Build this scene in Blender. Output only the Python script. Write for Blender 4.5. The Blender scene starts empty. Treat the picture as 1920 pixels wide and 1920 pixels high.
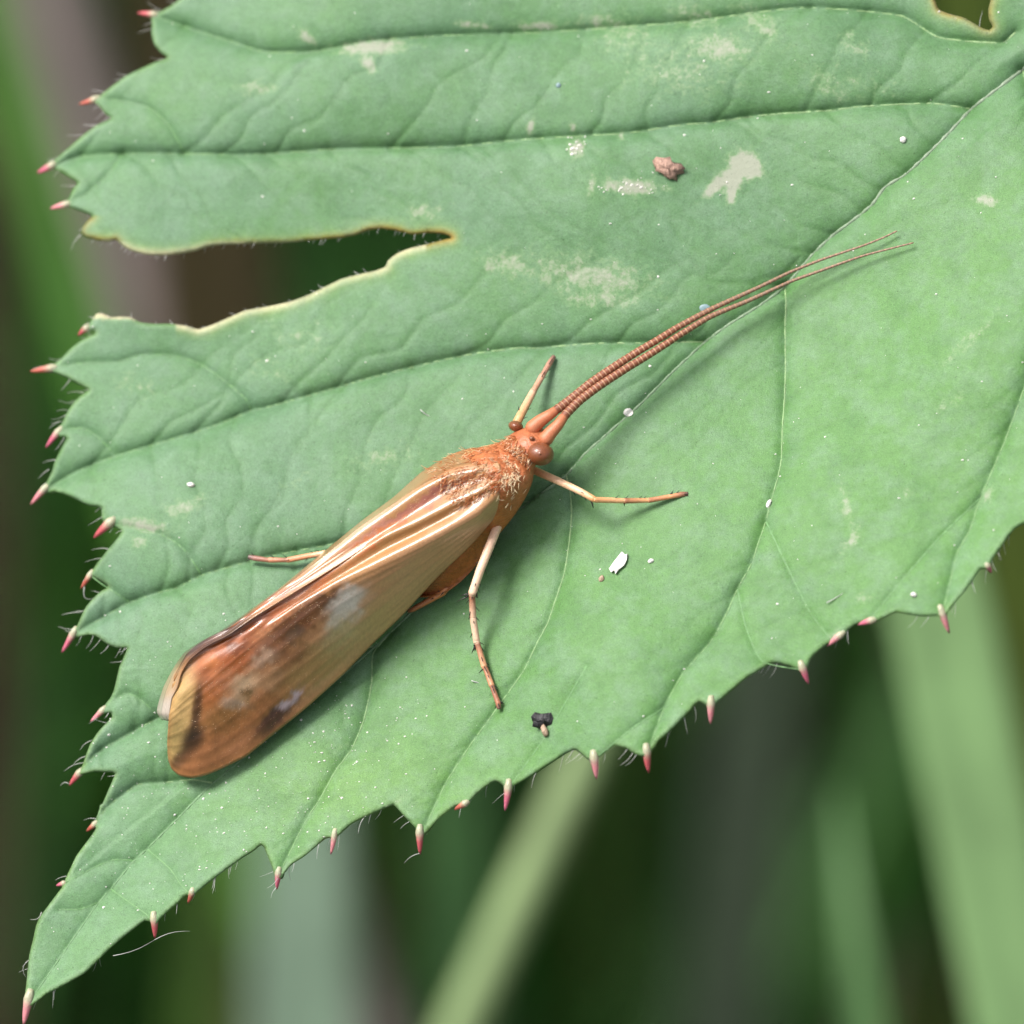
import bpy, math, random
import numpy as np
from mathutils import Vector, Matrix, kdtree
from mathutils.geometry import delaunay_2d_cdt

random.seed(7)
rng = np.random.default_rng(7)
scene = bpy.context.scene
C = scene.collection

# ------------------------------------------------------------------ camera
# true size: the leaf is about 4 cm long, the insect about 15 mm. Photo pixels (1920 px frame) become
# directions; 1 px = K mm at the leaf.  World origin = middle of the leaf.
D = 330.0                      # camera distance, mm
K = 31.0 / 1920.0              # mm per photo pixel at the leaf
PITCH = math.radians(47)       # camera looks down by this much
cam_d = bpy.data.cameras.new('camera')
cam = bpy.data.objects.new('camera', cam_d); C.objects.link(cam)
cam.rotation_euler = (math.radians(90) - PITCH, 0, 0)
RC = cam.rotation_euler.to_matrix()
cam.location = RC @ Vector((0, 0, D * 0.001))
cam_d.sensor_width = 36; cam_d.lens = 36 * D / 31.0
cam_d.clip_start = 0.005; cam_d.clip_end = 2000
cam_d.dof.use_dof = True
cam_d.dof.focus_distance = (D - 1.0) * 0.001
cam_d.dof.aperture_fstop = cam_d.lens / 7.6
scene.camera = cam
RCN = np.array(RC)

# ------------------------------------------------------------------ light
sun_cam = Vector((-0.50, 0.60, 0.62)).normalized()       # towards the light, in camera axes
sun_dir = (RC @ sun_cam).normalized()
world = bpy.data.worlds.new('World'); scene.world = world; world.use_nodes = True
wn = world.node_tree; wn.nodes.clear()
wo = wn.nodes.new('ShaderNodeOutputWorld'); wb = wn.nodes.new('ShaderNodeBackground')
sky = wn.nodes.new('ShaderNodeTexSky'); sky.sky_type = 'NISHITA'; sky.sun_disc = False
sky.sun_elevation = math.asin(sun_dir.z); sky.sun_rotation = math.atan2(sun_dir.x, sun_dir.y)
sky.air_density = 1.0; sky.dust_density = 5.0; sky.ozone_density = 1.0
hs = wn.nodes.new('ShaderNodeHueSaturation'); hs.inputs['Saturation'].default_value = 0.3   # thin white overcast
wn.links.new(sky.outputs[0], hs.inputs['Color']); wn.links.new(hs.outputs[0], wb.inputs['Color'])
wb.inputs['Strength'].default_value = 0.06
wn.links.new(wb.outputs[0], wo.inputs[0])
sd = bpy.data.lights.new('sun', 'SUN'); sd.energy = 1.5; sd.angle = math.radians(22); sd.color = (1, 0.96, 0.9)
so = bpy.data.objects.new('sun', sd); C.objects.link(so)
so.rotation_euler = sun_dir.to_track_quat('Z', 'Y').to_euler()
so.location = sun_dir * 3
scene.view_settings.view_transform = 'Standard'; scene.view_settings.look = 'None'
scene.view_settings.gamma = 1; scene.view_settings.use_curve_mapping = False
scene.view_settings.exposure = 1.75
scene.cycles.use_denoising = True
scene.cycles.max_bounces = 4

# ------------------------------------------------------------------ helpers
def cam2w(a):
    return (np.asarray(a, float) @ RCN.T) * 0.001
def PX(px, py, z):                      # photo pixel + depth towards camera (mm) -> camera-axes mm
    px = np.asarray(px, float); py = np.asarray(py, float); z = np.asarray(z, float)
    f = (D - z) / D
    return np.stack([(px - 960) * K * f, (960 - py) * K * f, z + 0 * px], -1)
def W(px, py, z): return cam2w(PX(px, py, z))
def lin(r, g, b, s=1.0):
    def f(c):
        c /= 255.0
        return s * (c / 12.92 if c <= 0.04045 else ((c + 0.055) / 1.055) ** 2.4)
    return np.array([f(r), f(g), f(b)])
def catmull(pts, step=4.0, closed=False, tens=0.5):
    P = np.array(pts, float); n = len(P); out = []
    for i in range(n if closed else n - 1):
        p1 = P[i]; p2 = P[(i + 1) % n]
        p0 = P[i - 1] if (closed or i > 0) else p1
        p3 = P[(i + 2) % n] if (closed or i < n - 2) else p2
        L = np.linalg.norm((p2 - p1)[:2]); m = max(1, int(round(L / step)))
        a1 = (p2 - p0); a2 = (p3 - p1)
        for a in (a1, a2):                         # keep tangents short: no overshoot at tooth corners
            l = np.linalg.norm(a[:2])
            if l > 1e-6: a *= min(1.0, 1.2 * np.linalg.norm((p2 - p1)[:2]) / l) if l * tens > L * 0.6 else 1.0
        m1 = tens * a1; m2 = tens * a2
        for t in np.arange(m) / m:
            t2, t3 = t * t, t ** 3
            out.append((2*t3-3*t2+1)*p1 + (t3-2*t2+t)*m1 + (-2*t3+3*t2)*p2 + (t3-t2)*m2)
    if not closed: out.append(P[-1])
    return np.array(out)
def resample(pts, n):
    p = catmull(pts, 3.0)
    d = np.r_[0, np.cumsum(np.linalg.norm(np.diff(p[:, :2], axis=0), axis=1))]
    s = np.linspace(0, d[-1], n)
    return np.stack([np.interp(s, d, p[:, k]) for k in range(p.shape[1])], 1)
def mesh_obj(name, verts, faces, mat, parent=None, cols=None, attrs=None, smooth=True, origin=None):
    v = np.asarray(verts, float)
    if parent is not None: org = np.array(parent_org(parent))
    else: org = np.array(origin) if origin is not None else v.mean(0)
    me = bpy.data.meshes.new(name)
    me.from_pydata((v - org).tolist(), [], [tuple(int(i) for i in f) for f in faces])
    me.materials.append(mat)
    if cols is not None:
        a = me.attributes.new('col', 'FLOAT_COLOR', 'POINT')
        c = np.ones((len(v), 4)); c[:, :3] = cols
        a.data.foreach_set('color', c.ravel())
    for k, arr in (attrs or {}).items():
        a = me.attributes.new(k, 'FLOAT', 'POINT'); a.data.foreach_set('value', np.asarray(arr, float))
    if smooth: me.polygons.foreach_set('use_smooth', [True] * len(me.polygons))
    me.update()
    o = bpy.data.objects.new(name, me); C.objects.link(o)
    if parent is None: o.location = org
    else: o.parent = parent
    return o
def parent_org(p):
    l = Vector((0, 0, 0))
    while p is not None: l += p.location; p = p.parent
    return l
def empty(name, loc, label, cat, group=None):
    o = bpy.data.objects.new(name, None); C.objects.link(o); o.location = loc; o.empty_display_size = 0.002
    o['label'] = label; o['category'] = cat
    if group: o['group'] = group
    return o
def tag(o, label, cat, group=None):
    o['label'] = label; o['category'] = cat
    if group: o['group'] = group
    return o
def grid_faces(nu, nv, off=0, wrap=False):
    f = []
    for i in range(nu - 1):
        for j in range(nv if wrap else nv - 1):
            j2 = (j + 1) % nv
            f.append((off + i*nv + j, off + i*nv + j2, off + (i+1)*nv + j2, off + (i+1)*nv + j))
    return f
def tube(path, rad, sides=8, cols=None, flat=1.0):
    """path Nx3 (any units), rad N -> verts, faces, cols; ends closed by a tip vertex"""
    p = np.asarray(path, float); n = len(p); r = np.broadcast_to(np.asarray(rad, float), (n,))
    t = np.gradient(p, axis=0); t /= np.linalg.norm(t, axis=1)[:, None] + 1e-12
    ref = np.array([0, 0, 1.0])
    if abs(t[0] @ ref) > 0.9: ref = np.array([1.0, 0, 0])
    u = np.cross(t[0], ref); u /= np.linalg.norm(u); V = []
    ang = np.arange(sides) * 2 * math.pi / sides
    for i in range(n):
        u = u - t[i] * (u @ t[i]); u /= np.linalg.norm(u) + 1e-12
        w = np.cross(t[i], u)
        V.append(p[i] + r[i] * (np.cos(ang)[:, None] * u + flat * np.sin(ang)[:, None] * w))
    V = np.concatenate(V); f = grid_faces(n, sides, 0, True)
    a = len(V); V = np.vstack([V, p[0] - t[0] * r[0] * 0.3, p[-1] + t[-1] * r[-1] * 0.3])
    for j in range(sides):
        f.append((a, (j + 1) % sides, j)); f.append((a + 1, (n-1)*sides + j, (n-1)*sides + (j+1) % sides))
    c = None
    if cols is not None:
        cols = np.asarray(cols); c = np.vstack([np.repeat(cols, sides, 0), cols[0], cols[-1]])
    return V, f, c
class Joined:
    def __init__(s): s.v = []; s.f = []; s.c = []; s.n = 0
    def add(s, v, f, c=None):
        s.v.append(v); s.f += [tuple(i + s.n for i in q) for q in f]; s.n += len(v)
        if c is not None: s.c.append(np.broadcast_to(c, (len(v), 3)))
    def build(s, name, mat, parent=None, **k):
        return mesh_obj(name, np.vstack(s.v), s.f, mat, parent, cols=np.vstack(s.c) if s.c else None, **k)

# ------------------------------------------------------------------ materials
def new_mat(name):
    m = bpy.data.materials.new(name); m.use_nodes = True
    nt = m.node_tree; b = nt.nodes['Principled BSDF']
    return m, nt, b
def nd(nt, typ, **k):
    n = nt.nodes.new(typ)
    for a, v in k.items():
        if a.startswith('_'): n.inputs[a[1:].replace('_', ' ')].default_value = v
        else: setattr(n, a, v)
    return n
def coords(nt, scale=1000.0, stretch=None, rot=None):
    tc = nd(nt, 'ShaderNodeTexCoord'); mp = nd(nt, 'ShaderNodeMapping')
    mp.inputs['Scale'].default_value = stretch or (scale,) * 3
    if rot: mp.inputs['Rotation'].default_value = rot
    nt.links.new(tc.outputs['Object'], mp.inputs['Vector']); return mp
def col_mat(name, rough=0.5, noise=0.15, nscale=8.0, bump=0.0, bscale=20.0, spec=0.5, coat=0.0, coat_rough=0.2,
            transl=0.0, sheen=0.0, base=None, stretch=None, aniso=None, sss=0.0):
    """principled material; colour from the mesh attribute 'col' (or base) varied by noise, fine bump"""
    m, nt, b = new_mat(name); L = nt.links
    mp = coords(nt, 1000.0, stretch)
    if base is None:
        src = nd(nt, 'ShaderNodeAttribute', attribute_name='col').outputs['Color']
    else:
        c = nd(nt, 'ShaderNodeRGB'); c.outputs[0].default_value = (*base, 1); src = c.outputs[0]
    n = nd(nt, 'ShaderNodeTexNoise', _Scale=nscale, _Detail=4.0, _Roughness=0.6); L.new(mp.outputs[0], n.inputs['Vector'])
    mr = nd(nt, 'ShaderNodeMapRange'); mr.inputs['From Min'].default_value = 0.25; mr.inputs['From Max'].default_value = 0.75
    mr.inputs['To Min'].default_value = 1 - noise; mr.inputs['To Max'].default_value = 1 + noise
    L.new(n.outputs['Fac'], mr.inputs['Value'])
    mx = nd(nt, 'ShaderNodeVectorMath', operation='SCALE')
    L.new(src, mx.inputs[0]); L.new(mr.outputs[0], mx.inputs['Scale'])
    L.new(mx.outputs[0], b.inputs['Base Color'])
    b.inputs['Roughness'].default_value = rough; b.inputs['Specular IOR Level'].default_value = spec
    b.inputs['Coat Weight'].default_value = coat; b.inputs['Coat Roughness'].default_value = coat_rough
    b.inputs['Sheen Weight'].default_value = sheen
    if sss:
        b.inputs['Subsurface Weight'].default_value = sss; b.inputs['Subsurface Radius'].default_value = (1, 0.5, 0.25)
        b.inputs['Subsurface Scale'].default_value = 0.0004
    if bump:
        n2 = nd(nt, 'ShaderNodeTexNoise', _Scale=bscale, _Detail=3.0); L.new(mp.outputs[0], n2.inputs['Vector'])
        bp = nd(nt, 'ShaderNodeBump', _Strength=1.0, _Distance=bump); L.new(n2.outputs['Fac'], bp.inputs['Height'])
        L.new(bp.outputs[0], b.inputs['Normal'])
    if transl:
        tb = nd(nt, 'ShaderNodeBsdfTranslucent'); L.new(mx.outputs[0], tb.inputs['Color'])
        ms = nd(nt, 'ShaderNodeMixShader'); ms.inputs[0].default_value = transl
        L.new(b.outputs[0], ms.inputs[1]); L.new(tb.outputs[0], ms.inputs[2])
        L.new(ms.outputs[0], nt.nodes['Material Output'].inputs['Surface'])
    return m

# ------------------------------------------------------------------ ground
GZ = -0.285
def ground():
    n = 61; a = np.sign(np.linspace(-1, 1, n)) * np.abs(np.linspace(-1, 1, n)) ** 5 * 600
    X, Y = np.meshgrid(a, a, indexing='ij')
    Z = GZ + 0.006 * np.sin(X * 31) * np.cos(Y * 27)
    m, nt, b = new_mat('soil')
    mp = coords(nt, 1.0); nz = nd(nt, 'ShaderNodeTexNoise', _Scale=40.0, _Detail=8.0); nt.links.new(mp.outputs[0], nz.inputs['Vector'])
    cr = nd(nt, 'ShaderNodeValToRGB'); cr.color_ramp.elements[0].color = (0.012, 0.02, 0.006, 1); cr.color_ramp.elements[1].color = (0.035, 0.05, 0.018, 1)
    cr.color_ramp.elements[0].position = 0.35; cr.color_ramp.elements[1].position = 0.7
    nt.links.new(nz.outputs['Fac'], cr.inputs[0]); nt.links.new(cr.outputs[0], b.inputs['Base Color']); b.inputs['Roughness'].default_value = 0.95
    o = mesh_obj('ground', np.stack([X, Y, Z], -1).reshape(-1, 3), grid_faces(n, n), m, origin=(0, 0, 0))
    o['kind'] = 'structure'
ground()

# ------------------------------------------------------------------ leaf outline and veins (photo pixels)
OUT = [(345,-8),(318,12),(298,23),(284,29),(285,45),(284,62),(290,85),(303,100),(313,108),(295,115),(265,128),(235,143),(205,165),
(188,179),(176,187),(182,196),(190,205),(200,217),(207,222),(185,233),(160,250),(135,272),(112,292),(98,306),(95,313),(112,320),
(130,332),(145,342),(137,355),(129,372),(121,382),(135,389),(155,397),(172,405),(163,415),(155,427),(153,438),(165,446),(185,451),(205,453),
(217,450),(228,460),(245,470),(275,478),(310,479),(345,475),(370,470),(390,463),(420,459),(470,457),(540,455),(590,450),(640,446),
(670,440),(690,432),(715,429),(745,433),(775,440),(800,437),(825,438),(841,442),(846,446),(830,450),(800,458),(770,465),(745,475),(728,488),
(722,500),(705,507),(670,515),(640,523),(615,535),(580,552),(545,565),(500,575),(460,582),(430,595),(400,608),(372,617),(350,611),
(320,607),(290,607),(263,604),(245,595),(224,594),(208,595),(193,588),(182,588),(174,597),(167,608),(160,616),(168,620),(178,621),(176,627),
(167,630),(148,641),(130,656),(115,672),(101,684),(92,694),(104,699),(125,708),(146,720),(165,731),(151,742),(138,755),(125,775),(117,792),
(108,805),(106,814),(116,820),(125,821),(120,831),(112,846),(103,865),(98,883),(87,905),(80,918),(88,923),(101,921),(122,927),(146,938),(167,948),
(189,952),(190,961),(192,976),(203,986),(216,988),(228,995),(219,1010),(206,1026),(193,1042),(182,1056),(170,1074),(165,1083),(177,1084),
(190,1091),(202,1100),(190,1108),(177,1120),(161,1138),(151,1159),(143,1177),(134,1190),(146,1193),(167,1190),(182,1194),(198,1206),
(219,1215),(237,1215),(234,1227),(224,1250),(219,1271),(214,1292),(208,1307),(198,1320),(189,1331),(195,1338),(208,1337),(210,1344),(198,1357),
(182,1375),(169,1396),(161,1417),(154,1437),(147,1450),(157,1451),(177,1447),(198,1448),(215,1450),(211,1463),(203,1482),(194,1503),(187,1516),
(180,1535),(176,1543),(180,1552),(172,1566),(156,1587),(143,1605),(133,1626),(124,1645),(119,1656),(116,1664),(104,1680),(86,1704),(73,1722),
(67,1738),(62,1761),(55,1790),(52,1816),(49,1847),(46,1876),(54,1886),(64,1882),(72,1876),(86,1865),(112,1852),(135,1839),(159,1825),(180,1805),(203,1782),
(227,1761),(247,1745),(271,1727),(281,1728),(290,1734),(297,1727),(312,1712),(331,1696),(349,1679),(360,1679),(370,1673),(385,1660),(406,1644),(430,1626),
(456,1608),(477,1595),(491,1585),(501,1604),(510,1626),(515,1642),(523,1646),(530,1640),(547,1621),(569,1607),(591,1589),(610,1573),(618,1571),(627,1573),(635,1567),
(660,1545),(691,1529),(719,1517),(738,1510),(751,1523),(766,1539),(779,1553),(786,1569),(794,1564),(810,1548),(826,1532),(841,1521),
(855,1511),(868,1510),(878,1506),(894,1489),(913,1474),(929,1465),(943,1473),(948,1486),(957,1486),(963,1474),(985,1462),(1010,1446),(1035,1430),
(1058,1415),(1077,1406),(1088,1413),(1106,1427),(1115,1430),(1123,1421),(1138,1410),(1155,1399),(1176,1405),(1193,1415),(1206,1418),(1216,1414),(1222,1406),
(1234,1390),(1255,1372),(1275,1352),(1292,1335),(1310,1316),(1322,1321),(1330,1327),(1338,1325),(1343,1319),(1360,1305),(1380,1288),(1400,1271),(1421,1259),
(1438,1248),(1454,1243),(1475,1248),(1495,1256),(1505,1261),(1513,1253),(1521,1235),(1537,1219),(1555,1206),(1565,1203),(1576,1196),(1592,1180),
(1607,1170),(1620,1170),(1636,1167),(1654,1160),(1680,1149),(1706,1153),(1732,1156),(1756,1155),(1766,1158),(1776,1149),(1790,1131),(1811,1107),
(1829,1081),(1839,1068),(1848,1067),(1856,1064),(1861,1048),(1873,1032),(1889,1009),(1902,993),(1920,982),(1945,978),(1960,984),(1970,974),(1990,945),
(2020,912),(2050,900),(2066,906),(2080,880),(2110,840),(2150,812),(2165,815),(2185,770),(2225,720),(2250,715),(2275,640),(2320,590),(2340,470),(2370,420),
(2372,300),(2390,200),(2365,90),(2340,-20),(2300,-100),(2258,-158),(2215,-172),(2140,-190),(2060,-190),(1980,-160),(1920,-110),(1885,-65),(1866,-20),(1857,2),(1853,20),
(1855,38),(1861,50),(1855,56),(1845,54),(1830,46),(1807,33),(1780,26),(1760,17),(1753,0),(1742,-25),(1715,-60),(1700,-110),(1650,-150),(1610,-215),(1560,-222),(1530,-255),
(1460,-235),(1400,-250),(1350,-225),(1290,-235),(1230,-200),(1150,-205),(1090,-170),(1010,-175),(950,-140),(880,-148),(820,-112),(750,-122),(690,-85),
(620,-92),(560,-58),(500,-64),(450,-32),(400,-34)]
MID = [(2262,-165),(2080,-10),(1918,130),(1825,202),(1773,256),(1740,289),(1697,328),(1660,351),(1637,382),(1613,403),(1560,443),(1522,479),(1472,537),(1424,573),
(1366,609),(1324,640),(1262,697),(1200,759),(1135,817),(1096,852),(1062,892),(991,944),(850,1075),(700,1215),(550,1345),(395,1473),(333,1535),(276,1592),(250,1616),(208,1667),(185,1693),(146,1748),(95,1822),(56,1876)]
VEINS = [
 [(1820,204),(1747,194),(1613,200),(1557,207),(1467,213),(1413,218),(1330,230),(1280,234),(1173,250),(1073,256),(957,264),(873,273),(773,277),(640,279),(567,284),(467,290),(333,288),(233,288),(150,294),(101,312)],
 [(1905,60),(1880,80),(1760,70),(1690,30),(1500,15),(1300,40),(1150,52),(1000,62),(850,66),(700,77),(600,95),(500,98),(433,78),(367,57),(288,30)],
 [(1320,641),(1216,643),(1116,644),(1000,653),(977,652),(892,663),(822,677),(700,707),(600,736),(500,764),(471,770),(417,793),(365,811),(312,827),(234,850),(182,868),(135,889),(88,918)],
 [(1000,938),(900,958),(800,985),(700,1005),(600,1025),(521,1040),(463,1054),(378,1079),(333,1101),(284,1115),(240,1131),(190,1160),(140,1188)],
 [(700,1212),(560,1240),(420,1285),(299,1345),(247,1373),(182,1412),(150,1448)],
 [(400,1468),(360,1462),(312,1467),(260,1471),(228,1492),(200,1515),(178,1543)],
 [(1472,540),(1474,570),(1472,613),(1473,690),(1471,748),(1467,805),(1465,863),(1459,894),(1449,928),(1436,977),(1420,1024),(1410,1055),(1383,1104),(1362,1151),(1333,1203),(1281,1262),(1246,1326),(1216,1405)],
 [(1062,893),(1069,921),(1072,963),(1067,1020),(1058,1076),(1042,1124),(1027,1169),(1010,1200),(983,1256),(958,1292),(919,1346),(879,1401),(835,1470),(802,1540),(787,1565)],
 [(740,1178),(700,1225),(697,1280),(688,1326),(682,1351),(660,1404),(632,1441),(600,1498),(576,1534),(523,1640)],
 [(1918,132),(1955,300),(1962,480),(1935,680),(1885,825),(1839,933),(1818,995),(1795,1037),(1779,1102),(1766,1152)],
 [(2090,-15),(2170,180),(2190,400),(2150,600),(2090,780),(2060,900)],
]
BRANCH = [
 [(345,288),(333,262),(310,227),(277,201),(233,190),(180,184)],
 [(471,768),(458,745),(406,703),(365,678),(325,667),(273,664),(221,678),(160,680),(96,690)],
 [(211,847),(182,818),(156,803),(110,806)],
 [(378,1078),(350,1036),(331,1018),(300,1002),(250,990),(200,982)],
 [(245,1130),(215,1110),(195,1098),(168,1078)],
 [(230,290),(200,330),(160,365),(122,383)],
 [(300,1345),(262,1310),(235,1300),(192,1330)],
 [(250,1614),(215,1612),(180,1625),(122,1655)],
 [(185,1692),(150,1705),(110,1705)],
 [(276,1592),(320,1630),(340,1660),(358,1678)],
 [(208,1667),(240,1690),(275,1715),(288,1732)],
 [(1100,1250),(1022,1382),(952,1480)],
 [(1383,1104),(1400,1180),(1430,1240),(1502,1256)],
 [(1246,1326),(1180,1370),(1113,1425)],
 [(1839,933),(1760,1010),(1690,1090),(1628,1165)],
 [(1436,977),(1480,1070),(1520,1150),(1562,1203)],
]
def ladder(a, b, n, lo=0.06, hi=0.96, skew=0.0, bow=0.06):
    A = catmull(a, 4); B = catmull(b, 4); out = []
    for t in np.linspace(lo, hi, n):
        t1 = min(.99, max(.01, t + random.uniform(-.42, .42) / n)); t2 = min(.99, max(0.01, t1 + skew + random.uniform(-.6, .6) / n))
        p = A[int(t1 * (len(A) - 1))]; q = B[int(t2 * (len(B) - 1))]; dv = q - p
        nrm = np.array([-dv[1], dv[0]]); k = random.uniform(-bow, bow)
        ts = np.linspace(0, 1, 7)
        wob = np.r_[0, rng.normal(0, 0.03, 5), 0] + k * np.sin(ts * math.pi)
        out.append([tuple(p + dv * s + nrm * w) for s, w in zip(ts, wob)])
    return out
TERT = []
midA = [p for p in MID]
TERT += ladder(VEINS[0], VEINS[1], 13)
TERT += ladder(VEINS[0][7:], [(1560,440),(1300,480),(1000,470),(850,440),(600,440),(250,465)], 12)
TERT += ladder(VEINS[2], [(1520,480),(1300,480),(1000,480),(850,470),(600,560),(380,610)], 9)
TERT += ladder(VEINS[2], VEINS[3], 11, skew=0.02)
TERT += ladder(VEINS[3][3:], VEINS[4], 9)
TERT += ladder(VEINS[4][2:], VEINS[5], 5)
TERT += ladder(VEINS[6], VEINS[7], 7, skew=0.03)
TERT += ladder(VEINS[7], VEINS[8], 7, skew=0.02)
TERT += ladder(VEINS[6], VEINS[9], 8, skew=0.03)
TERT += ladder(VEINS[8], MID[21:], 8)
TERT += ladder(MID[4:13], [(1700,200),(1560,207),(1413,218),(1330,230),(1250,330),(1200,480)], 7)

def dense(polys, step=1.5):
    pts = []
    for i, p in enumerate(polys):
        c = catmull(p, step); pts += [(x, y, i) for x, y in c]
    return pts
def kd_of(polys):
    pts = dense(polys); k = kdtree.KDTree(len(pts))
    for i, (x, y, j) in enumerate(pts): k.insert((x, y, 0), i)
    k.balance(); return k
outline = catmull(OUT, 4.0, closed=True)
kd_mid = kd_of([MID]); kd_sec = kd_of(VEINS); kd_br = kd_of(BRANCH); kd_ter = kd_of(TERT)
kd_out = kdtree.KDTree(len(outline) * 3)
_o3 = catmull(OUT, 1.4, closed=True); kd_out = kdtree.KDTree(len(_o3))
for i, p in enumerate(_o3): kd_out.insert((p[0], p[1], 0), i)
kd_out.balance()
def dist(kd, px, py): return np.array([kd.find((x, y, 0))[2] for x, y in zip(np.ravel(px), np.ravel(py))])
TILT = math.tan(math.radians(20))
_waves = [(rng.uniform(-1, 1), rng.uniform(-1, 1), rng.uniform(0, 6.28)) for _ in range(14)]
def zbase(px, py, dm):
    """large shape of the leaf, mm towards the camera"""
    s = ((px - 1060) * 0.632 + (py - 890) * 0.775) * K          # mm towards lower right, across the midrib
    z = TILT * s + 0.10 * (np.sqrt((dm * K) ** 2 + 0.36) - 0.6)
    for i, (a, b, c) in enumerate(_waves):
        L = 420 if i < 7 else 190
        z = z + (0.10 if i < 7 else 0.035) * np.sin((a * px + b * py) / L * 6.28 / 1.4 + c)
    # left lobes droop a little towards their tips
    z = z - 0.5 * np.clip((330 - px) / 300, 0, 1) ** 2 * (py < 1250)
    return z
def zfull(px, py, detail=True):
    px = np.ravel(np.asarray(px, float)); py = np.ravel(np.asarray(py, float))
    dm = dist(kd_mid, px, py); z = zbase(px, py, dm)
    ds = dist(kd_sec, px, py); db = dist(kd_br, px, py); dt = dist(kd_ter, px, py); do = dist(kd_out, px, py)
    upper = ((px - 1060) * 0.632 + (py - 890) * 0.775) < 0
    amp = np.where(upper, 1.0, 0.62)
    z = z - amp * (0.16 * np.exp(-dm / 12) + .16 * np.exp(-dm / 45)) - amp * (0.21 * np.exp(-ds / 12) + .20 * np.exp(-ds / 45)) - amp * 0.13 * np.exp(-db / 10)
    z = z - np.where(upper, 0.075, 0.03) * np.exp(-dt / 6.5) * (.22 + .78 * np.exp(-np.minimum(ds, dm) / 55))
    z = z - 0.09 * np.clip(1 - do / 8, 0, 1) ** 2
    return z, dm, ds, db, dt, do
def zl(px, py):
    return float(zfull([px], [py])[0][0])

# ------------------------------------------------------------------ bramble leaf
leaf_base_px = (2262, -165)
leaf = empty('bramble_leaf', Vector(W(*leaf_base_px, zl(*leaf_base_px))), 'large green serrated bramble leaf with red tipped teeth and a torn notch, carrying the insect', 'leaf')

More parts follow.
